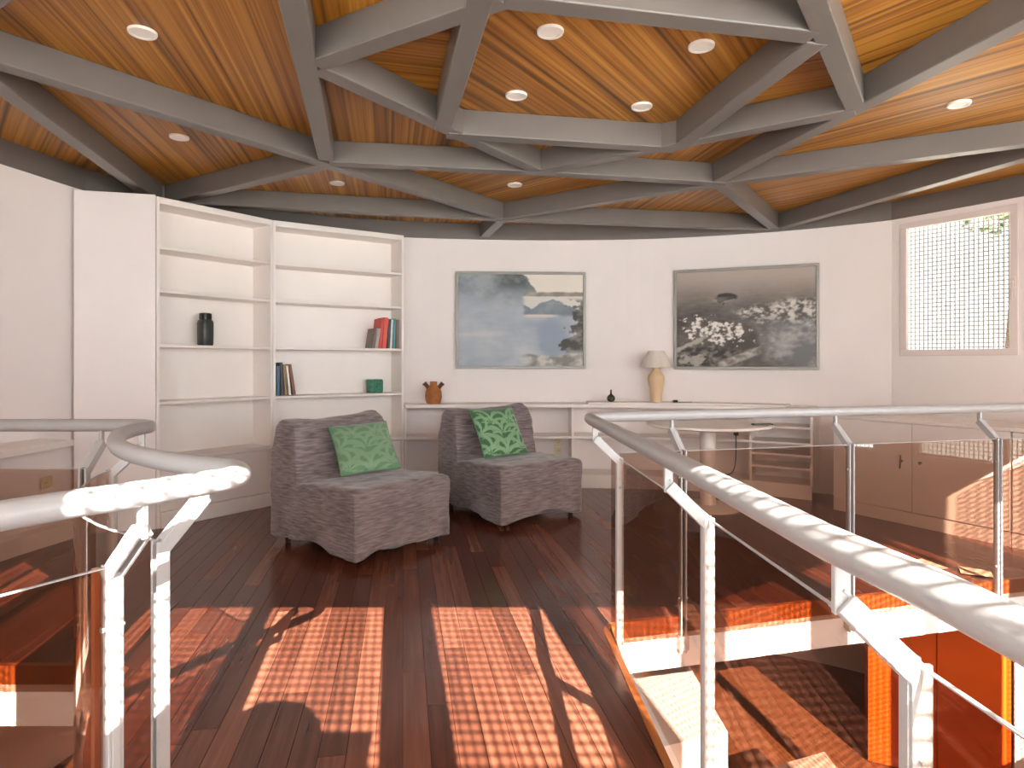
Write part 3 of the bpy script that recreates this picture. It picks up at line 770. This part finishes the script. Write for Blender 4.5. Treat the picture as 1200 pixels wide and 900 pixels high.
# double socket plate
def socket(loc, rz, label, vertical=False, n=2):
    t = thing('wall_socket', label, 'socket', loc, rz)
    for i in range(n):
        dx, dz = (0, 0.085 * i) if vertical else (0.085 * i, 0)
        pl = MB().box(dx - 0.041, -0.009, dz - 0.041, dx + 0.041, 0, dz + 0.041).build('plate', 'socket', t, bevel=0.003)
        m = MB(); c = Matrix.Translation((dx, -0.0095, dz)) @ Matrix.Rotation(math.pi / 2, 4, 'X')
        vs = []
        mm = MB().lathe([(0.026, -0.002), (0.026, 0.003), (0.021, 0.003), (0.019, -0.001)], n=20, close=False)
        m.add([c @ Vector(v) for v in mm.v], mm.f); m.build('rim', 'socket', pl, smooth=True)
        h = MB()
        for s in (-1, 1): h.tube([(dx + s * 0.009, -0.0092, dz), (dx + s * 0.009, -0.0115, dz)], 0.0035, 8)
        h.build('hole', 'hole', pl)
    return t
wq = wall_near(Vector((0.50, 6.45)))
socket((wq.x, wq.y - 0.004, 0.33), 0.0, 'white double socket on the wall below the long ledge', vertical=True)
socket((-3.302, 4.52, 0.42), math.radians(99.5), 'cream double socket on the wall under the desk', n=2)

# lamp -------------------------------------------------------------
def ledge_at(px, frac=0.5, z=ZLEDGE):
    """point on the ledge seen in column px"""
    k = (px - 600) / F
    for i in range(NL - 1):
        a = lfront[i] + (lback[i] - lfront[i]) * frac; b = lfront[i + 1] + (lback[i + 1] - lfront[i + 1]) * frac
        fa = a.x - k * a.y; fb = b.x - k * b.y
        if fa <= 0 <= fb: q = a + (b - a) * (fa / (fa - fb)); return Vector((q.x, q.y, z))
lp_ = ledge_at(769, 0.5, 0.866)
t = thing('table_lamp', 'cream vase-shaped table lamp with a pale conical shade', 'lamp', lp_)
MB().lathe([(0.052, 0), (0.054, 0.01), (0.056, 0.06), (0.068, 0.14), (0.083, 0.21), (0.086, 0.24), (0.078, 0.275), (0.052, 0.305), (0.036, 0.32), (0.034, 0.335), (0.038, 0.35), (0.03, 0.355)]).build('base', 'cream', t, smooth=True)
MB().lathe([(0.012, 0.35), (0.012, 0.375), (0.018, 0.376), (0.018, 0.42), (0.01, 0.425)]).build('lamp_holder', 'brass', t, smooth=True)
sh = MB().lathe([(0.163, 0.355), (0.150, 0.385), (0.078, 0.525), (0.076, 0.525), (0.147, 0.386), (0.160, 0.356)], close=False, n=36).build('shade', 'shade', t, smooth=True)
m = MB()
for k in range(3):
    an = k * 2.094; m.bar((0, 0, 0.50), (0.085 * math.cos(an), 0.085 * math.sin(an), 0.505), 0.004, 0.004)
m.bar((0, 0, 0.42), (0, 0, 0.505), 0.005, 0.005); m.build('shade_carrier', 'brass', t)
# lamp plug and flex lying on the ledge
p1 = ledge_at(792, 0.35, 0.866)
t = thing('plug', 'small black plug lying on the ledge beside the lamp', 'plug', p1, 0.2)
MB().box(-0.03, -0.013, 0.001, 0.018, 0.013, 0.026).build('body', 'black', t, bevel=0.006)
m = MB()
for s in (-1, 1): m.tube([(-0.03, s * 0.008, 0.014), (-0.047, s * 0.008, 0.014)], 0.0025, 8)
m.build('pin', 'bolt', t)
MB().tube(smooth_path([Vector((0.018, 0, 0.006)), Vector((0.06, 0.01, 0.0035)), Vector((0.12, -0.004, 0.0035)), Vector((0.18, 0.006, 0.0035))], 5), 0.003, 6).build('flex', 'black', t, smooth=True)
# small dark flask
t = thing('flask', 'small round dark green flask with a narrow neck', 'flask', ledge_at(716, 0.42, 0.8665))
MB().lathe([(0.02, 0), (0.036, 0.012), (0.043, 0.035), (0.036, 0.058), (0.016, 0.075), (0.010, 0.085), (0.009, 0.105), (0.012, 0.11)], n=24).build('body', 'olive', t, smooth=True)
MB().lathe([(0.008, 0.1105), (0.009, 0.122), (0.004, 0.126)], n=14).build('stopper', 'brown', t, smooth=True)
# pineapple-like clay vase
t = thing('clay_vase', 'terracotta jug-shaped vase with three short spouts', 'vase', ledge_at(508, 0.42, 0.85))
MB().lathe([(0.062, 0), (0.068, 0.008), (0.080, 0.05), (0.083, 0.09), (0.076, 0.13), (0.06, 0.165), (0.042, 0.185), (0.034, 0.195), (0.036, 0.225), (0.030, 0.228), (0.026, 0.2)], n=26).build('body', 'terracotta', t, smooth=True)
for s in (-1, 1):
    MB().tube([(s * 0.05, 0, 0.16), (s * 0.075, 0, 0.19), (s * 0.095, 0, 0.212)], [0.022, 0.019, 0.024], 12).build('spout', 'brown', t, smooth=True)
for k in range(10):
    an = 2 * math.pi * k / 10
    MB().tube([(0.069 * math.cos(an), 0.069 * math.sin(an), 0.008), (0.0835 * math.cos(an), 0.0835 * math.sin(an), 0.07), (0.077 * math.cos(an), 0.077 * math.sin(an), 0.13), (0.06 * math.cos(an), 0.06 * math.sin(an), 0.166)], 0.004, 6).build('rib', 'terracotta', t, smooth=True)

# ================================================================ pictures
def wall_point(px):
    k = (px - 600) / F
    for i in range(len(back) - 1):
        a, b = back[i].xy, back[i + 1].xy; fa = a.x - k * a.y; fb = b.x - k * b.y
        if fa <= 0 <= fb: return a + (b - a) * (fa / (fa - fb))
def fbm(x, y, s, o=0.0, oct=5):
    return noise.fractal(Vector((x * s + o, y * s + o * 1.7, o)), 0.9, 2.0, oct)
def mixc(a, b, t): t = min(1, max(0, t)); return [a[i] + (b[i] - a[i]) * t for i in range(3)]
def sst(a, b, x):
    t = min(1, max(0, (x - a) / (b - a))); return t * t * (3 - 2 * t)
def art_lake(u_, v_):
    """mountain lake: hazy blue slope falling from the left, pale sky wedge, reflecting water, dark tree at the side"""
    n = fbm(u_, v_, 3.2, 3); n2 = fbm(u_, v_, 11, 7); n3 = fbm(u_, v_ * 2.5, 5, 21)
    c = mixc((160, 168, 180), (188, 192, 194), 0.5 + 0.6 * n + 0.25 * n3)
    c = mixc(c, mixc((118, 126, 130), (158, 164, 168), 0.5 + n + 0.5 * n2), sst(0.55, 0.85, v_ + 0.10 * n - 0.25 * abs(u_ - 0.35)))
    c = mixc(c, mixc((86, 94, 94), (124, 130, 128), 0.5 + n2), sst(0.80, 0.90, v_ + 0.05 * n2) * sst(0.26, 0.38, u_ + 0.06 * n))
    lefts = 0.985 - 2.0 * (u_ - 0.53) + 0.05 * n2
    sky = sst(-0.012, 0.012, v_ - lefts) * sst(0.79, 0.81, v_) * sst(0.50, 0.52, u_)
    c = mixc(c, (224, 216, 206), sky)
    m = sst(0.50, 0.54, u_ + 0.02 * n2)                                            # far bay under the cloud strip
    far = max(0.742 - 0.60 * abs(u_ - 0.76), 0.76 - 0.80 * (u_ - 0.42)) + 0.02 * n2
    bay = mixc((210, 206, 200), mixc((112, 124, 132), (148, 156, 162), 0.5 + n), sst(0.0, 0.012, far - v_))
    c = mixc(c, bay, m * sst(0.52, 0.58, v_) * (1 - sst(0.755, 0.77, v_)))
    c = mixc(c, mixc((140, 132, 122), (172, 164, 154), 0.5 + n2), m * (1 - sst(0.018, 0.026, abs(v_ - 0.787) + 0.006 * n2)))
    c = mixc(c, (206, 198, 190), (1 - sst(0.008, 0.022, abs(v_ - 0.548))) * sst(0.48, 0.56, u_) * (1 - sst(0.74, 0.84, u_)))
    c = mixc(c, (138, 152, 170), 0.65 * (1 - sst(0.4, 1.1, math.hypot((u_ - 0.76) / 0.17, (v_ - 0.28) / 0.26) + 0.3 * n)))
    c = mixc(c, (206, 206, 204), 0.5 * (1 - sst(0.0, 0.05, abs(v_ - 0.34 - 0.05 * u_))) * (1 - sst(0.3, 0.5, u_)))
    tree = 0.87 + 0.10 * n2 - 0.05 * math.sin(v_ * 9) - 0.06 * (0.3 - v_)
    c = mixc(c, mixc((74, 72, 66), (132, 130, 124), 0.5 + 1.5 * n2), 0.95 * sst(0, 0.02, u_ - tree) * sst(0.12, 0.18, v_) * (1 - sst(0.70, 0.75, v_)))
    c = mixc(c, mixc((136, 136, 130), (200, 196, 188), 0.5 + 1.2 * n2), sst(0, 0.03, 0.12 + 0.05 * n + 0.12 * (u_ - 0.7) - v_) * sst(0.45, 0.6, u_))
    return c
def art_coast(u_, v_):
    """sepia aerial coast: dark calm water, foaming rocks, pale shore at the right"""
    n = fbm(u_, v_, 4, 11); n2 = fbm(u_, v_, 16, 5); n3 = fbm(u_, v_, 34, 9); w2 = fbm(u_, v_ * 4, 12, 2)
    c = mixc(mixc((84, 78, 74), (110, 104, 100), 0.5 + n + 0.5 * w2), (176, 164, 156), sst(0.50, 0.98, v_))
    isl = math.hypot((u_ - 0.37) / 0.085, (v_ - 0.725 - 0.02 * n2) / 0.045) + 0.35 * n2
    c = mixc(c, (58, 55, 52), 1 - sst(0.85, 1.05, isl))
    c = mixc(c, (188, 182, 176), 0.8 * (1 - sst(0.02, 0.035, abs(v_ - 0.70 + 0.0 * n))) * (1 - sst(0.0, 0.12, abs(u_ - 0.33))) * 0.5)
    sh = sst(0.0, 0.08, (0.66 + 0.10 * (u_ - 0.45) + 0.05 * n) - v_) * sst(0.0, 0.10, v_ - (0.47 - 0.40 * (u_ - 0.45) + 0.06 * n)) * sst(0.42, 0.54, u_ + 0.08 * n2)
    c = mixc(c, mixc((96, 91, 86), (206, 200, 194), 0.5 + 1.5 * n2 + 0.8 * n3), sh)
    cov = sst(0.0, 0.2, u_ - 0.52 - 0.35 * (0.35 - v_) + 0.08 * n) * (1 - sst(0.38, 0.55, v_ + 0.05 * n))
    c = mixc(c, mixc((124, 124, 126), (180, 178, 176), 0.45 + 1.1 * n + 0.5 * n2), 0.9 * cov)
    foam = math.hypot((u_ - 0.27) / 0.19, (v_ - 0.37 + 0.15 * (u_ - 0.27)) / 0.11) - 0.9 * n2 - 0.5 * n3
    c = mixc(c, mixc((96, 90, 84), (228, 222, 216), 0.6 + 1.4 * n3 + 0.9 * n2), 1 - sst(0.8, 1.15, foam))
    c = mixc(c, mixc((66, 62, 56), (128, 122, 116), 0.5 + 1.2 * n2 + 0.7 * n3), sst(0, 0.08, 0.24 + 0.06 * n - v_) * (1 - sst(0.42, 0.55, u_)))
    c = mixc(c, (176, 170, 162), (1 - sst(0.012, 0.035, abs(v_ - (0.17 + 0.62 * u_) + 0.02 * n2))) * (1 - sst(0.18, 0.26, u_)))
    c = mixc(c, mixc((128, 122, 116), (190, 184, 178), 0.5 + n2), (1 - sst(0.03, 0.06, abs(v_ - (0.02 + 0.55 * (u_ - 0.34))) + 0.02 * n2)) * sst(0.28, 0.34, u_) * (1 - sst(0.58, 0.66, u_)))
    c = mixc(c, (178, 172, 164), 0.85 * (1 - sst(0.7, 1.1, math.hypot((u_ - 0.13) / 0.11, (v_ - 0.07) / 0.055) - 0.8 * n2)))
    return c
def picture(px0, px1, z0, z1, art, label):
    a = wall_point(px0); b = wall_point(px1); rz, W = frame2(a, b); H = z1 - z0
    c = (a + b) / 2; nrm = Vector((math.sin(rz), -math.cos(rz)))
    sag = 0
    for p in back:
        s = (p.xy - a).dot((b - a).normalized())
        if 0 < s < W: sag = max(sag, (p.xy - a).dot(nrm))
    org = a + nrm * (sag + 0.034)
    t = thing('picture', label, 'picture', (org.x, org.y, z0), rz)
    f = 0.03
    m = MB(); m.box(0, 0, 0, W, 0.03, f).box(0, 0, H - f, W, 0.03, H).box(0, 0, f, f, 0.03, H - f).box(W - f, 0, f, W, 0.03, H - f); m.build('frame', 'frame', t, bevel=0.003)
    nx, ny = 190, 142
    vs = []; cols = []
    for j in range(ny + 1):
        for i in range(nx + 1):
            uu, v2 = i / nx, j / ny; vs.append((f + (W - 2 * f) * uu, 0.012, f + (H - 2 * f) * v2)); cols.append(srgb(*[max(0, 118 + (x_ - 128) * 1.12) for x_ in art(uu, v2)]))
    fs = [(j * (nx + 1) + i, j * (nx + 1) + i + 1, (j + 1) * (nx + 1) + i + 1, (j + 1) * (nx + 1) + i) for j in range(ny) for i in range(nx)]
    me = bpy.data.meshes.new('print'); me.from_pydata(vs, [], fs); ca = me.color_attributes.new('col', 'FLOAT_COLOR', 'POINT')
    ca.data.foreach_set('color', [x for c4 in cols for x in c4]); me.materials.append(M['print'])
    o = bpy.data.objects.new('print', me); COL.objects.link(o); o.parent = t
    MB().box(f, 0.016, f, W - f, 0.026, H - f).build('backing', 'frame', t)
    return t
picture(534, 686, 1.205, 2.235, art_lake, 'framed hazy blue-grey photograph of a mountain lake')
picture(790, 960, 1.20, 2.235, art_coast, 'framed sepia photograph of a rocky foaming coast')

# ================================================================ armchairs
def remeshed(mb, name, m, parent, voxel, disp, wave=None, smooth_it=6):
    me = bpy.data.meshes.new('tmp'); me.from_pydata(mb.v, [], mb.f)
    bm = bmesh.new(); bm.from_mesh(me); bmesh.ops.recalc_face_normals(bm, faces=bm.faces); bm.to_mesh(me); bm.free()
    o = bpy.data.objects.new('tmp', me); COL.objects.link(o)
    r = o.modifiers.new('r', 'REMESH'); r.mode = 'VOXEL'; r.voxel_size = voxel
    s = o.modifiers.new('s', 'SMOOTH'); s.factor = 0.6; s.iterations = smooth_it
    bpy.context.view_layer.update()
    ev = o.evaluated_get(bpy.context.evaluated_depsgraph_get()); me2 = bpy.data.meshes.new_from_object(ev)
    bpy.data.objects.remove(o)
    me2.name = name
    nr = [v.normal.copy() for v in me2.vertices]
    for v, n in zip(me2.vertices, nr):
        p = v.co.copy()
        d = noise.noise(p * 6.0) * disp + noise.noise(Vector((p.x * 16, p.y * 16, p.z * 34))) * disp * 0.35
        v.co = p + n * d
        if wave: wave(v)
    shade(me2, 180); me2.materials.clear(); me2.materials.append(M[m])
    o = bpy.data.objects.new(name, me2); COL.objects.link(o); o.parent = parent; return o
CW, CD = 0.83, 0.98
def armchair(p0, ang, label, seed):
    """low slipcovered chair bed; local x along the front edge, y to the back"""
    t = thing('armchair', label, 'armchair', (p0[0], p0[1], 0), ang)
    def extrude(profile, inset=0.0):
        n = len(profile); m = MB()
        vs = [(inset, y, z) for y, z in profile] + [(CW - inset, y, z) for y, z in profile]
        fs = [tuple(range(n)), tuple(range(2 * n - 1, n - 1, -1))] + [(i, n + i, n + (i + 1) % n, (i + 1) % n) for i in range(n)]
        return m.add(vs, fs)
    def hem(v):
        k = max(0.0, (0.22 - v.co.z) / 0.17)
        if k > 0:
            v.co.z += k * (0.032 * noise.noise(Vector((v.co.x * 3.1 + seed * 5, v.co.y * 3.1, seed))) + (0.045 * (abs(v.co.x / CW - 0.55) < 0.5) * (math.sin(v.co.x / CW * math.pi) ** 2) if v.co.y < 0.1 else 0.02 * math.sin(v.co.y / CD * math.pi) ** 2 * 2))
            d = 0.02 * k * noise.noise(Vector((v.co.x * 6 + seed, v.co.y * 6, 3)))
            v.co.x += d; v.co.y += d
    st = remeshed(extrude([(0.0, 0.035), (0.0, 0.46), (0.03, 0.482), (0.5, 0.47), (0.70, 0.455), (0.76, 0.035)]), 'seat', 'fabric', t, 0.021, 0.010, hem, 5)
    bp = [(0.60, 0.42), (0.635, 0.60), (0.67, 0.78), (0.71, 0.855), (0.78, 0.893), (0.86, 0.885), (0.925, 0.83), (0.965, 0.70), (0.98, 0.50), (0.98, 0.055), (0.70, 0.055)]
    def backshape(v):
        hem(v)
        if v.co.z > 0.55:
            k = (v.co.z - 0.55) / 0.34; xx = v.co.x / CW
            v.co.z += k * (-0.030 * math.sin(xx * math.pi) + 0.018 * xx)
            v.co.x += -(xx - 0.5) * 0.05 * k * k
    remeshed(extrude(bp, 0.0), 'backrest', 'fabric', t, 0.021, 0.010, backshape, 9)
    for (x, y) in ((0.16, 0.16), (CW - 0.07, 0.08), (0.09, CD - 0.1), (CW - 0.09, CD - 0.1)):
        MB().lathe([(0.016, 0), (0.02, 0.01), (0.024, 0.14)], (x, y, 0), 14).build('leg', 'leg', t, smooth=True)
    return t
aA = math.radians(51); aB = math.radians(36)
armchair((-0.955, 3.90), aA, 'grey crinkle-covered armchair beside the bookcases with a pale green cushion', 1)
armchair((-0.083, 4.80), aB, 'grey crinkle-covered armchair under the lake picture with a palm-print cushion', 2)

# cushions ---------------------------------------------------------
FR = [(0.50, -0.05, 1.5708, 0.62), (0.12, 0.02, 1.2, 0.5), (0.88, 0.05, 2.0, 0.5), (0.02, 0.45, 0.6, 0.45), (0.98, 0.5, 2.5, 0.45), (0.3, 0.62, 1.4, 0.42), (0.72, 0.62, 1.7, 0.42), (0.5, 0.4, 1.57, 0.5)]
def palm(u_, v_):
    best = 0
    for (cx, cy, an, ln) in FR:
        dx, dy = u_ - cx, v_ - cy; r = math.hypot(dx, dy)
        if r > ln or r < 0.02: continue
        a = math.atan2(dy, dx) - an
        a = (a + math.pi) % (2 * math.pi) - math.pi
        if abs(a) > 1.45: continue
        a2 = a * (1.0 - 0.25 * r / ln)
        s = math.cos(a2 * 11.0 - 6.5 * (r / ln) ** 1.6 * (1 if a > 0 else -1))
        wdt = 0.05 - 0.6 * (r / ln) ** 2
        if s > 0.15 - wdt: best = max(best, 1.0 - 0.35 * r / ln)
    return best
def cushion(bl, br, tl, size, label, strength, base, light):
    bl, br, tl = Vector(bl), Vector(br), Vector(tl)
    ex = (br - bl).normalized(); ey = (tl - bl); ey = (ey - ex * ey.dot(ex)).normalized(); ez = ex.cross(ey)
    mtx = Matrix(((ex.x, ey.x, ez.x, bl.x), (ex.y, ey.y, ez.y, bl.y), (ex.z, ey.z, ez.z, bl.z), (0, 0, 0, 1)))
    t = thing('cushion', label, 'cushion'); t.matrix_world = mtx
    N = 84; sz = size
    def puff(a, b):
        k = max(0.0, (1 - (2 * a - 1) ** 4) * (1 - (2 * b - 1) ** 4)) ** 0.55
        return 0.055 * k + 0.004 * k * noise.noise(Vector((a * 5, b * 5, size * 9)))
    def pos(a, b):
        pin = 0.045
        x = a + pin * (a - 0.5) * -1 * (1 - (2 * b - 1) ** 2); y = b + pin * (b - 0.5) * -1 * (1 - (2 * a - 1) ** 2)
        return x * sz, y * sz
    for side, nm in ((1, 'front_cover'), (-1, 'rear_cover')):
        vs = []; cols = []
        for j in range(N + 1):
            for i in range(N + 1):
                a, b = i / N, j / N; x, y = pos(a, b); vs.append((x, y, side * puff(a, b)))
                p = palm(a, b) * strength if side > 0 else 0
                cols.append(srgb(*mixc(base, light, p)))
        fs = [(j * (N + 1) + i, j * (N + 1) + i + 1, (j + 1) * (N + 1) + i + 1, (j + 1) * (N + 1) + i) for j in range(N) for i in range(N)]
        if side < 0: fs = [tuple(reversed(f)) for f in fs]
        me = bpy.data.meshes.new(nm); me.from_pydata(vs, [], fs); shade(me, 180)
        ca = me.color_attributes.new('col', 'FLOAT_COLOR', 'POINT'); ca.data.foreach_set('color', [x for c4 in cols for x in c4])
        me.materials.append(M['cushion']); o = bpy.data.objects.new(nm, me); COL.objects.link(o); o.parent = t
    ring = []
    for k in range(24): ring.append((*pos(k / 24, 0), 0))
    for k in range(24): ring.append((*pos(1, k / 24), 0))
    for k in range(24): ring.append((*pos(1 - k / 24, 1), 0))
    for k in range(25): ring.append((*pos(0, 1 - k / 24), 0))
    MB().tube(ring, 0.0045, 6).build('piping', 'cushpipe', t, smooth=True)
    return t
cushion((-1.14, 4.27, 0.515), (-0.815, 4.45, 0.535), (-1.375, 4.49, 0.835), 0.415, 'pale green square cushion tilted on the armchair nearer the bookcases', 0.6, (96, 138, 104), (150, 180, 148))
cushion((-0.215, 5.08, 0.51), (0.15, 5.345, 0.52), (-0.33, 5.27, 0.88), 0.43, 'green cushion with a bold palm-leaf print on the armchair under the picture', 1.0, (54, 102, 66), (142, 184, 142))

# ================================================================ round table, cables
tp = Vector((1.72, 5.62, 0))
t = thing('round_table', 'round white pedestal table behind the railing', 'table', tp)
MB().lathe([(0.50, 0.712), (0.53, 0.722), (0.53, 0.737), (0.525, 0.742)], n=56).build('table_top', 'furn', t, smooth=True)
MB().lathe([(0.072, 0.03), (0.068, 0.05), (0.068, 0.68), (0.10, 0.711)], n=32).build('pedestal', 'furn', t, smooth=True)
MB().lathe([(0.28, 0), (0.28, 0.012), (0.26, 0.022), (0.08, 0.032)], n=48).build('base', 'furn', t, smooth=True)
t = thing('power_cable', 'thin black cable with adapter hanging behind the round table', 'cable', (2.02, 6.20, 0.0))
MB().tube(smooth_path([Vector((-0.07, 0.0, 0.735)), Vector((-0.08, 0.02, 0.5)), Vector((-0.07, 0.0, 0.25)), Vector((0.05, -0.03, 0.19)), Vector((0.13, -0.02, 0.26)), Vector((0.15, 0, 0.5)), Vector((0.15, 0, 0.58))], 6), 0.005, 8).build('cord', 'black', t, smooth=True)
MB().box(0.13, -0.02, 0.565, 0.17, 0.02, 0.60).build('adapter', 'black', t, bevel=0.005)
t = thing('pen_case', 'slim black case lying at the round table edge', 'case', (1.72 + 0.40, 5.62 - 0.20, 0.742), 0.15)
MB().box(-0.09, -0.025, 0, 0.09, 0.025, 0.014).build('body', 'black', t, bevel=0.004)
MB().box(-0.088, -0.0265, 0.007, 0.088, -0.0245, 0.009).build('zip', 'bolt', t)

# ================================================================ right-hand cabinets
def cabinet(p0, rz, W, doors, label, H=0.82, D=0.55):
    t = thing('cabinet', label, 'cabinet', (p0[0], p0[1], 0), rz)
    MB().box(0, 0.02, 0.10, W, D, H - 0.024).build('body', 'furn', t)
    MB().box(-0.004, -0.006, H - 0.024, W + 0.002, D, H).build('top_panel', 'furn', t, bevel=0.002, seg=1)
    MB().box(0.0, 0.006, 0, W, D, 0.10).build('plinth', 'furn', t)
    wd = W / doors
    for i in range(doors):
        d = MB().box(i * wd + 0.003, 0, 0.106, (i + 1) * wd - 0.003, 0.019, H - 0.028).build('door', 'furn', t, bevel=0.002, seg=1)
        kx = (i + 1) * wd - 0.07 if i % 2 == 0 else i * wd + 0.07
        k = MB(); k.tube([(kx, 0, 0.50), (kx, -0.012, 0.50), (kx, -0.022, 0.50)], [0.006, 0.006, 0.013], 14); k.tube([(kx, -0.022, 0.50), (kx, -0.026, 0.50)], [0.013, 0.009], 14)
        k.build('knob', 'brown', d, smooth=True)
        if i == 0 and doors > 1:
            kk = MB(); kk.bar((kx, -0.028, 0.505), (kx, -0.028, 0.545), 0.006, 0.014, up=(0, 1, 0)); kk.bar((kx, -0.030, 0.50), (kx - 0.004, -0.030, 0.44), 0.012, 0.003, up=(0, 1, 0)); kk.build('key', 'brown', d)
    return t
crz = math.atan2(-0.868, 0.497)
cabinet((2.78, 5.54), crz, 1.31, 2, 'white two-door low cabinet with a key in its door')
c1 = (2.78 + 0.497 * 1.316, 5.54 - 0.868 * 1.316)
cabinet(c1, crz, 0.42, 1, 'narrow white one-door cabinet at the end of the railing')
# papers lying on the floor by the cabinets
p = at(1092, 667, 0.0)
for (px, py, rz_, wd_, hd_, lab) in ((1075, 664, 0.3, 0.28, 0.18, 'flat white sheet of paper on the floor before the cabinets'), (1143, 671, -0.5, 0.16, 0.14, 'small folded white paper on the floor near the opening edge')):
    p = at(px, py, 0.002); pm = MB()
    n = 8; vs = [((i / n - 0.5) * wd_, (j / 4 - 0.5) * hd_, 0.004 + 0.006 * (abs(i / n - 0.5) * 2) ** 3 * (j / 4)) for j in range(5) for i in range(n + 1)]
    pm.add(vs, [(j * (n + 1) + i, j * (n + 1) + i + 1, (j + 1) * (n + 1) + i + 1, (j + 1) * (n + 1) + i) for j in range(4) for i in range(n)])
    o = pm.build('paper_sheet', 'paper'); o.location = (p.x, p.y, 0.002); o.rotation_euler = (0, 0, rz_)
    sd = o.modifiers.new('thick', 'SOLIDIFY'); sd.thickness = 0.002
    tag(o, lab, 'paper')

# ================================================================ desk at the left wall
t = thing('desk', 'white built-in desk with a side cupboard along the left wall', 'desk', (-3.05, 3.0, 0))
MB().prism([(-0.34, 0.05), (0.02, 0.05), (0.03, 1.42), (-0.24, 1.47), (-0.31, 1.22)], 0.70, 0.74).build('desk_top', 'furn', t, bevel=0.003, seg=1)
MB().box(-0.33, 0.08, 0.0, -0.02, 0.78, 0.70).build('cupboard', 'furn', t)
MB().box(-0.02, 0.09, 0.10, -0.002, 0.77, 0.69).build('cupboard_door', 'furn', t, bevel=0.002, seg=1)
# white plinth board running on the wall foot
base = MB()
bp_ = [Vector((-3.41, 3.80)), Vector((-3.36, 4.25)), Vector((-3.27, 4.72))]
base.ribbon(offset(bp_, -0.115), offset(bp_, -0.005), 0.0, 0.115); tag(base.build('baseboard_left', 'furn'), kind='structure', label='deep white skirting at the foot of the left wall')

# ================================================================ below the right-hand opening
t = thing('stair', 'pale stone stair with tan treads descending below the railing', 'stair', (1.2, 3.6, ZL))
zl = -ZL
MB().prism([(-0.62, 0.0), (0.10, 0.25), (0.10, 1.25), (-0.62, 1.25)], 0.0, zl - 0.95).build('landing', 'furn', t, bevel=0.004)
MB().prism([(-0.55, -0.9), (0.80, -0.62), (0.80, 0.50), (-0.55, -0.02)], 0.0, zl - 1.22).build('tread', 'tanstep', t, bevel=0.004)
MB().prism([(-0.55, -1.5), (0.80, -1.25), (0.80, -0.63), (-0.55, -0.91)], 0.0, zl - 1.40).build('tread', 'tanstep', t, bevel=0.004)
oc0 = (2.60, 4.68); oc1 = (3.36, 4.30); orz, oW = frame2(oc0, oc1)
t = thing('orange_cupboard', 'bright orange lacquered cupboard on the level below', 'cupboard', (oc0[0], oc0[1], ZL), orz)
MB().box(0, 0.02, 0, oW, 0.45, 1.38).build('body', 'orange', t)
for i in range(2): MB().box(i * oW / 2 + 0.003, 0, 0.01, (i + 1) * oW / 2 - 0.003, 0.02, 1.375).build('door', 'orange', t, bevel=0.002, seg=1)
pw = MB().box(oW + 0.01, -0.02, 0, oW + 0.9, 0.42, 1.39); mtx = Matrix.Translation((oc0[0], oc0[1], ZL)) @ Matrix.Rotation(orz, 4, 'Z')
pw.v = [tuple(mtx @ Vector(v)) for v in pw.v]; tag(pw.build('wall_lower', 'wall'), kind='structure', label='white wall stub beside the orange cupboard below')

# ================================================================ unseen box and dome added behind the camera to cast a floor shadow
t = thing('shadow_caster', 'unseen tall white box added to cast a shadow on the floor', 'cabinet', (-0.24, -0.72, 0))
MB().box(-0.27, -0.16, 0.06, 0.27, 0.17, 1.52).build('body', 'furn', t)
MB().box(-0.28, -0.17, 1.52, 0.28, 0.20, 1.55).build('top_panel', 'furn', t, bevel=0.002, seg=1)
MB().box(-0.26, -0.15, 0, 0.26, 0.15, 0.06).build('plinth', 'furn', t)
for i in range(2):
    d = MB().box(-0.265 + 0.266 * i, 0.171, 0.07, -0.003 + 0.266 * i, 0.188, 1.51).build('door', 'furn', t, bevel=0.002, seg=1)
    kx = -0.03 + 0.06 * i; MB().tube([(kx, 0.188, 0.9), (kx, 0.205, 0.9)], [0.006, 0.012], 12).build('knob', 'bolt', d, smooth=True)
t = thing('shadow_caster_dome', 'unseen low domed basket lying on the tall cabinet', 'blocker', (-0.30, -0.66, 1.551))  # added only to give the floor shadow a curved top
MB().lathe([(0.19, 0), (0.195, 0.02), (0.185, 0.06), (0.15, 0.105), (0.10, 0.135), (0.04, 0.15)], n=32).build('body', 'cream', t, smooth=True)
MB().lathe([(0.197, 0.012), (0.203, 0.020), (0.197, 0.028)], n=32, close=False).build('rim', 'brown', t, smooth=True)

# ================================================================ outdoors
g = MB().box(-40, -40, -2.2, 40, 40, -1.9).build('ground', 'concrete'); tag(g, kind='structure', label='pale paved ground outside')
t = thing('tree', 'leafy tree outside the grilled window', 'tree', (7.0, 8.9, -1.9))
MB().tube([(0, 0, 0), (0.05, 0.03, 1.8), (-0.05, 0, 3.4), (0.1, 0.1, 4.8)], [0.12, 0.10, 0.08, 0.04], 10).build('trunk', 'bark', t, smooth=True)
m = MB()
for i in range(900):
    d = Vector((random.gauss(0, 1), random.gauss(0, 1), random.gauss(0, 1))).normalized() * random.uniform(0.2, 1.0)
    c0 = Vector((0.1, 0, 5.6)) + Vector((d.x * 0.95, d.y * 0.95, d.z * 0.75)); a = Vector((random.gauss(0, 1), random.gauss(0, 1), random.gauss(0, 1))).normalized(); b = a.orthogonal().normalized()
    m.add([c0 - a * 0.09, c0 + b * 0.035, c0 + a * 0.09, c0 - b * 0.035], [(0, 1, 2, 3)])
o = m.build('foliage', 'leaf', t); o['kind'] = 'stuff'
